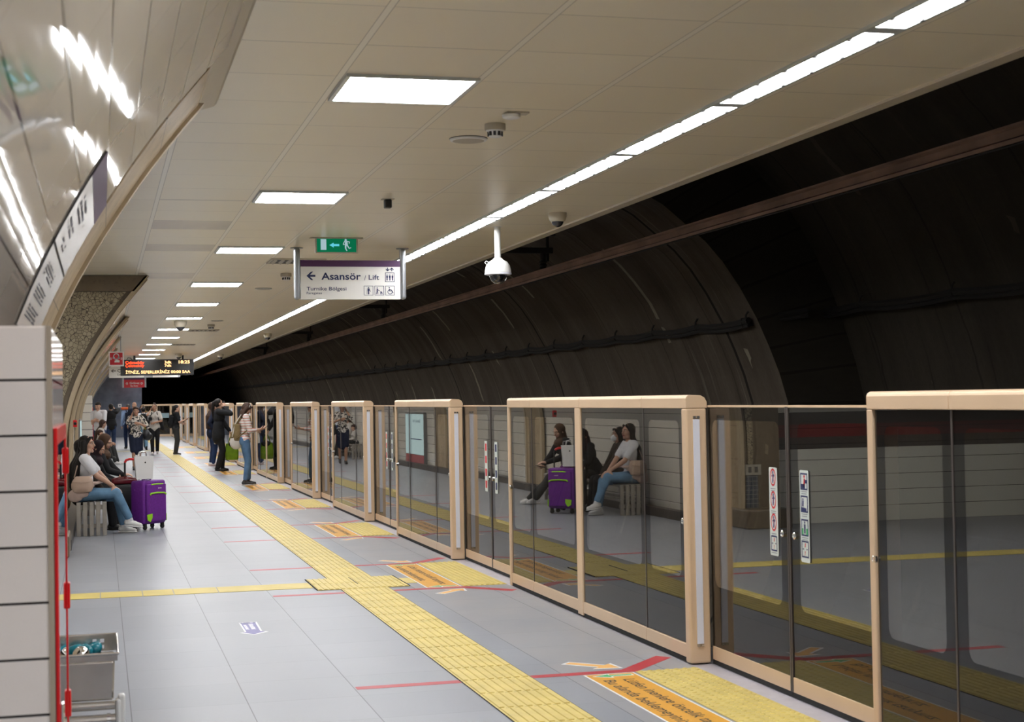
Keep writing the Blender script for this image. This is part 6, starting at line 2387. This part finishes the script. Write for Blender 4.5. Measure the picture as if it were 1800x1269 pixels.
J = figure('person in brown headscarf looking down sideways, fourth on the near bench', (-0.10, 23.5, 0), R90 - 0.10, H=1.66,
           pelvis=(0, -0.02, 0.565), lean=0.30, head=(0.25, -0.40), hijab=hj2, top=black_c, sleeve='long', top_len=0.10, bottom=char_c, loose=0.012,
           hands={'L': dict(at=(-0.02, 0.44, 0.62), hint=(-0.8, -0.3, -0.6), n=(0.3, 0, 1), curl=0.8), 'R': dict(at=(0.10, 0.42, 0.66), hint=(0.8, -0.4, -0.6), dir=(-0.3, 0.9, 0.0), n=(-0.3, 0, -1), curl=0.5)},
           feet={'R': dict(at=(0.09, 0.62, 0.10), hint=(0, 0.7, 1)), 'L': dict(at=(-0.06, 0.66, 0.09), hint=(0, 0.7, 1))}, shoe=shoe_w, vox=0.0085)
phone(J, 'L', 'phone held by the woman in the brown headscarf', up=(0.0, 1, 0.25), face=(0, -0.3, 1))

# --- waiting at the doors ----------------------------------------------------------
stripe = stripe_material('red_striped_knit', (0.66, 0.62, 0.60, 1), (0.50, 0.14, 0.10, 1), 0.052, 0.013, 2, wob=0.02)
J = figure('person in red striped sweater and blue jeans reading a phone before the screen doors', (2.80, 31.7, 0), R90 + 0.08, H=1.70,
           pelvis=(0, -0.02, 0.93), lean=0.04, head=(0.0, -0.62), hair='shoulder', hair_col='brown', top=stripe, sleeve='3q', bottom=jeans, bottom_to=0.86,
           hands={'R': dict(at=(0.06, 0.27, 1.11), hint=(0.5, -0.6, -0.7), dir=(-0.15, 1, 0.15), n=(-0.5, 0, 0.8), curl=0.8), 'L': dict(at=(-0.06, 0.28, 1.11), hint=(-0.5, -0.6, -0.7), dir=(0.2, 1, 0.15), n=(0.5, 0, 0.8), curl=0.8)},
           feet={'R': dict(at=(0.08, -0.03, 0.085), toe=(0.15, 1, 0)), 'L': dict(at=(-0.10, 0.06, 0.085), toe=(-0.15, 1, 0))}, shoe=plain('black_trainer', (0.03, 0.03, 0.032), rough=0.6), sole=shoe_w, loose=0.012)
phone(J, 'R', 'phone in the hands of the woman in the striped sweater', up=(0, 1, 0.35), face=(0, -0.35, 1))
backpack(J, 'khaki canvas backpack on the woman in the striped sweater', olive_c, 0.26, 0.40, 0.16, 0.13, 0.10)
t = held('hair_band', 'grey headband around the hair of the woman in the striped sweater', 'headband', J, J['hc'])
pts = []
for k in range(13):
    a = math.pi * (0.02 + 0.96 * k / 12)
    pts.append(J['hr'] * math.cos(a) * 0.088 + J['hu'] * (math.sin(a) * 0.098 + 0.032) + J['hf'] * (0.005 + 0.0 * math.sin(a)))
obj('band', MB().tube(pts, 0.009, 8), plain('grey_band', (0.30, 0.27, 0.26), rough=0.6), t, smooth=True)
t = held('tote_bag', 'cream cloth tote hanging below the khaki backpack', 'bag', J, (0.05, -0.20, 0.98))
mb = MB()
mb.ellipsoid((0, 0, -0.12), (0.05, 0.13, 0.14)); mb.ellipsoid((0, 0.02, -0.02), (0.035, 0.10, 0.08))
blob('body', mb, cream_c, t, 0.01, 4)
obj('strap', MB().tube([(0.03, -0.08, 0.0), (0.02, -0.02, 0.25), (0.05, 0.1, 0.44)], 0.010, 8), cream_c, t)

J = figure('person in long black coat and black boots on the phone carrying a green bag', (2.78, 38.5, 0), R90 + 0.05, H=1.80,
           pelvis=(0, -0.02, 0.93), lean=0.0, head=(-0.15, 0.02), hair='ponytail', hair_col='black', top=black_c, sleeve='long', top_len=0.22, bottom=black_c, loose=0.024,
           hands={'R': dict(at=(0.13, 0.10, 1.46), hint=(0.6, -0.5, -1), dir=(-0.35, -0.1, 1), n=(-1, 0, -0.2), curl=0.9), 'L': dict(at=(0.02, 0.24, 0.90), hint=(-0.3, -1, 0), dir=(0.1, 0.3, -1), n=(0.2, 1, 0.2), curl=1.2)},
           feet={'R': dict(at=(0.09, -0.06, 0.10), toe=(0.1, 1, 0)), 'L': dict(at=(-0.09, 0.05, 0.09), toe=(-0.2, 1, 0))}, shoe=shoe_b, boot=plain('dark_boot', (0.03, 0.024, 0.016), rough=0.5))
phone(J, 'R', 'phone at the ear of the woman in the black coat', up=(0, -0.2, 1), face=(-1, 0, 0))
tote(J, 'L', 'lime green shopping bag with black scarf carried by the woman in the black coat', cloth('lime_fabric', (0.13, 0.23, 0.012), 0.15), 0.36, 0.40, 0.14, 0.22, 'tote_bag', math.pi / 2 * 0 + 1.45, black_c)

J = figure('person in navy jacket and jeans half hidden behind the woman in the black coat', (2.86, 42.2, 0), R90 + 0.2, H=1.72,
           hair='long', hair_col='brown', head=(0, 0), top=navy_c, sleeve='long', top_len=0.16, bottom=jeans_d, loose=0.015,
           shoe=shoe_w, hands={'R': dict(at=(0.24, -0.02, 0.92))})
tote(J, 'R', 'small pale bag held by the person in the navy jacket', cream_c, 0.20, 0.22, 0.08, 0.06)

J = figure('person all in black standing sideways with phone and black backpack by the screen', (2.36, 52.0, 0), R90 + 0.12, H=1.66,
           head=(0.1, -0.25), hair='ponytail', hair_col='black', top=black_c, sleeve='short', bottom=char_c, lean=0.03,
           hands={'R': dict(at=(0.08, 0.29, 1.16), hint=(0.5, -0.5, -0.9), dir=(-0.1, 1, 0.35), n=(-0.6, 0, 0.7), curl=0.8), 'L': dict(at=(-0.10, 0.20, 1.05))}, shoe=shoe_b, sole=shoe_w, loose=0.012)
phone(J, 'R', 'phone held out by the person all in black', up=(0, 0.7, 0.7), face=(0, -0.7, 0.7))
backpack(J, 'black backpack on the person all in black', black_c, 0.27, 0.45, 0.15, 0.18)

J = figure('person in pale t-shirt and black leggings walking towards the camera on the phone', (1.72, 53.2, 0), math.pi - 0.05, H=1.70,
           head=(0.1, 0.02), hair='topbun', hair_col='brown', top=cream_c, sleeve='short', top_len=0.10, bottom=black_c, skin=SKIN2,
           hands={'R': dict(at=(0.125, 0.09, 1.45), hint=(0.5, 0.1, -1), dir=(-0.3, -0.1, 1), n=(-1, 0, -0.2), curl=0.9), 'L': dict(at=(-0.02, 0.21, 1.06), hint=(-1, -0.4, -0.2), dir=(1, 0.3, -0.3), n=(0, -1, 0), curl=0.6)},
           feet={'R': dict(at=(0.07, 0.05, 0.085)), 'L': dict(at=(-0.08, -0.12, 0.12), toe=(-0.05, 1, -0.3))}, shoe=shoe_w, loose=0.014)
phone(J, 'R', 'phone at the ear of the walking woman in the pale t-shirt', up=(0, -0.2, 1), face=(-1, 0, 0))
t = held('cardigan', 'black cardigan slung round the hips of the woman in the pale t-shirt', 'cardigan', J, (0, 0, 1.0))
mb = MB()
for q in (-1, 1):
    mb.capsule((q * 0.19, 0.02, 0.06), 0.06, (q * 0.26, 0.0, -0.16), 0.05, 10); mb.capsule((q * 0.17, -0.06, 0.08), 0.06, (q * 0.20, -0.05, -0.12), 0.06, 10)
mb.capsule((-0.17, -0.13, 0.0), 0.06, (0.17, -0.13, 0.0), 0.06, 10)
blob('draped_cloth', mb, black_c, t, 0.011, 3)
t = held('camera_bag', 'small black camera bag on a strap before the pale t-shirt', 'camera bag', J, (0.13, 0.16, 1.18))
obj('case', MB().box((-0.06, -0.04, -0.06), (0.06, 0.04, 0.05)), black_c, t, bevel=0.012)
obj('strap', MB().tube([(0.04, 0, 0.05), (-0.06, -0.03, 0.16), (-0.19, -0.11, 0.26)], 0.007, 6), black_c, t)
backpack(J, 'black backpack worn by the walking woman in the pale t-shirt', black_c, 0.26, 0.4, 0.12, 0.2)

J = figure('person with dark hair bun and black backpack walking away in light jeans', (1.50, 58.5, 0), 0.05, H=1.60,
           hair='bun', hair_col='black', head=(0, 0.05), top=white_c, sleeve='short', bottom=jeans_l, face=False,
           feet={'R': dict(at=(0.09, -0.14, 0.13), toe=(0.1, 1, -0.5)), 'L': dict(at=(-0.09, 0.03, 0.085))},
           hands={'R': dict(at=(0.19, 0.18, 1.18)), 'L': dict(at=(-0.19, 0.16, 1.15))}, shoe=shoe_b, loose=0.016)
backpack(J, 'flat black backpack on the woman walking away in light jeans', black_c, 0.33, 0.48, 0.14, 0.24)
J = figure('person with loose curly hair and tan coat in front of the woman with the bun', (1.52, 60.5, 0), math.pi, H=1.68,
           hair='shoulder', hair_col='curly', head=(0.2, -0.1), top=cloth('tan_coat', (0.16, 0.10, 0.05), 0.2), sleeve='long', top_len=0.15, bottom=char_c, shoe=shoe_b, loose=0.03,
           hands={'R': dict(at=(0.22, 0.18, 1.2)), 'L': dict(at=(-0.22, 0.18, 1.2))})

floral = blotch_material('black_white_floral', (0.02, 0.018, 0.02, 1), (0.62, 0.56, 0.50, 1), 22.0, 0.60)
J = figure('person in black and white floral blouse and dark skirt walking on the phone', (0.86, 40.8, 0), math.pi + 0.08, H=1.64,
           head=(0.05, 0.0), hair='short', hair_col='brown', top=floral, sleeve='elbow', skirt=(navy_c, 0.92), skin=SKIN2,
           hands={'R': dict(at=(0.12, 0.10, 1.42), hint=(0.55, 0.1, -1), dir=(-0.3, -0.15, 1), n=(-1, 0, -0.2), curl=0.9), 'L': dict(at=(-0.08, 0.20, 1.21), hint=(-1, -0.3, -0.7), dir=(0.8, 0.5, 0.2), n=(0, -1, 0), curl=0.7)},
           feet={'R': dict(at=(0.07, 0.10, 0.09), toe=(0.1, 1, 0)), 'L': dict(at=(-0.07, -0.16, 0.15), toe=(0, 1, -0.4))}, shoe=shoe_b, loose=0.012)
phone(J, 'R', 'phone at the ear of the woman in the floral blouse', up=(0, -0.2, 1), face=(-1, 0, 0))
t = held('shoulder_bag', 'black slouchy shoulder bag at the side of the woman in the floral blouse', 'handbag', J, (-0.26, 0.0, 0.98))
mb = MB()
mb.ellipsoid((0, 0, -0.06), (0.10, 0.16, 0.14)); mb.ellipsoid((-0.04, 0, -0.10), (0.12, 0.14, 0.11)); mb.ellipsoid((0.02, 0, 0.04), (0.06, 0.13, 0.07))
blob('body', mb, plain('black_slouch_leather', (0.015, 0.015, 0.02), rough=0.4), t, 0.012, 3)
obj('strap', MB().tube([(0.02, -0.09, 0.06), (0.08, -0.03, 0.32), (0.10, 0.02, 0.42), (0.06, 0.06, 0.30), (0.02, 0.10, 0.06)], 0.010, 8), plain('yellow_strap', (0.70, 0.60, 0.02), rough=0.5), t, smooth=True)

J = figure('person with bald head in dark clothes behind the woman in the floral blouse', (1.22, 60.0, 0), math.pi - 0.4, H=1.80, male=True,
           hair='bald', hair_col='black', head=(0, 0), top=navy_c, sleeve='long', top_len=0.08, bottom=char_c, shoe=cloth('grey_suede', (0.2, 0.18, 0.15)), skin=SKIN2, loose=0.012)
J = figure('person in light blue shirt seen from behind with navy backpack, near the end wall', (1.0, 61.0, 0), 0.25, H=1.72, male=True,
           hair='male', hair_col='grey', head=(0.2, 0.0), top=cloth('light_blue_shirt', (0.30, 0.42, 0.66), 0.1), sleeve='long', bottom=jeans_d, shoe=shoe_b, face=False, loose=0.012)
backpack(J, 'navy backpack on the man in the light blue shirt', navy_c, 0.34, 0.52, 0.18, 0.20)
t = held('headrest_pillow', 'bright orange roll behind the neck of the man in light blue', 'roll', J, (-0.16, -0.12, 1.50))
obj('roll', MB().capsule((-0.09, 0, 0), 0.05, (0.09, 0, 0), 0.05, 12), plain('orange_fabric', (0.75, 0.13, 0.03), rough=0.7), t, smooth=True)
J = figure('person in black jacket and blue jeans with back turned, phoning before the end wall', (0.36, 58.0, 0), 0.1, H=1.74, male=True,
           hair='male', hair_col='black', head=(-0.1, 0.0), top=black_c, sleeve='long', top_len=0.10, bottom=jeans_d, shoe=shoe_b, face=False, loose=0.014,
           hands={'R': dict(at=(0.13, 0.06, 1.46), hint=(0.9, 0.1, -0.7), dir=(-0.4, 0, 1), n=(-1, 0, 0), curl=0.9)})
J = figure('person in white t-shirt and jeans leaning at the distant tiled pilaster', (-0.03, 46.9, 0), math.pi - 0.55, H=1.80, male=True,
           hair='male', hair_col='black', head=(-0.15, -0.25), top=white_c, sleeve='short', top_len=0.04, bottom=jeans_d, shoe=shoe_b, lean=0.02, tilt=0.06, loose=0.014,
           hands={'L': dict(at=(-0.02, 0.24, 1.14), hint=(-0.6, -0.7, -0.8), dir=(1, 0.3, 0), n=(0, -1, 0), curl=0.7), 'R': dict(at=(0.05, 0.22, 1.16), hint=(0.6, -0.7, -0.8), dir=(-1, 0.3, 0), n=(0, -1, 0), curl=0.7)})
J = figure('person with long dark hair sitting on the far bench beside the pilaster', (-0.05, 45.2, 0), R90 - 0.2, H=1.66,
           pelvis=(0, -0.02, 0.565), lean=0.20, head=(0.1, -0.3), hair='long', hair_col='brown', top=cream_c, sleeve='long', bottom=char_c,
           hands={'L': dict(at=(-0.03, 0.34, 0.62)), 'R': dict(at=(0.06, 0.34, 0.62))},
           feet={'R': dict(at=(0.09, 0.46, 0.085), hint=(0, 0.7, 1)), 'L': dict(at=(-0.09, 0.50, 0.085), hint=(0, 0.7, 1))}, shoe=shoe_w)
J = figure('person, small brown haired child on the far bench beside the seated woman', (-0.05, 44.5, 0), R90 - 0.1, H=1.15, child=1.18,
           pelvis=(0, -0.02, 0.70), lean=0.10, head=(0.0, -0.2), hair='male', hair_col='brown', top=cream_c, sleeve='long', bottom=char_c,
           hands={'L': dict(at=(-0.06, 0.30, 0.80)), 'R': dict(at=(0.06, 0.30, 0.80))},
           feet={'R': dict(at=(0.08, 0.48, 0.36), hint=(0, 0.7, 1)), 'L': dict(at=(-0.08, 0.50, 0.36), hint=(0, 0.7, 1))}, shoe=shoe_b)
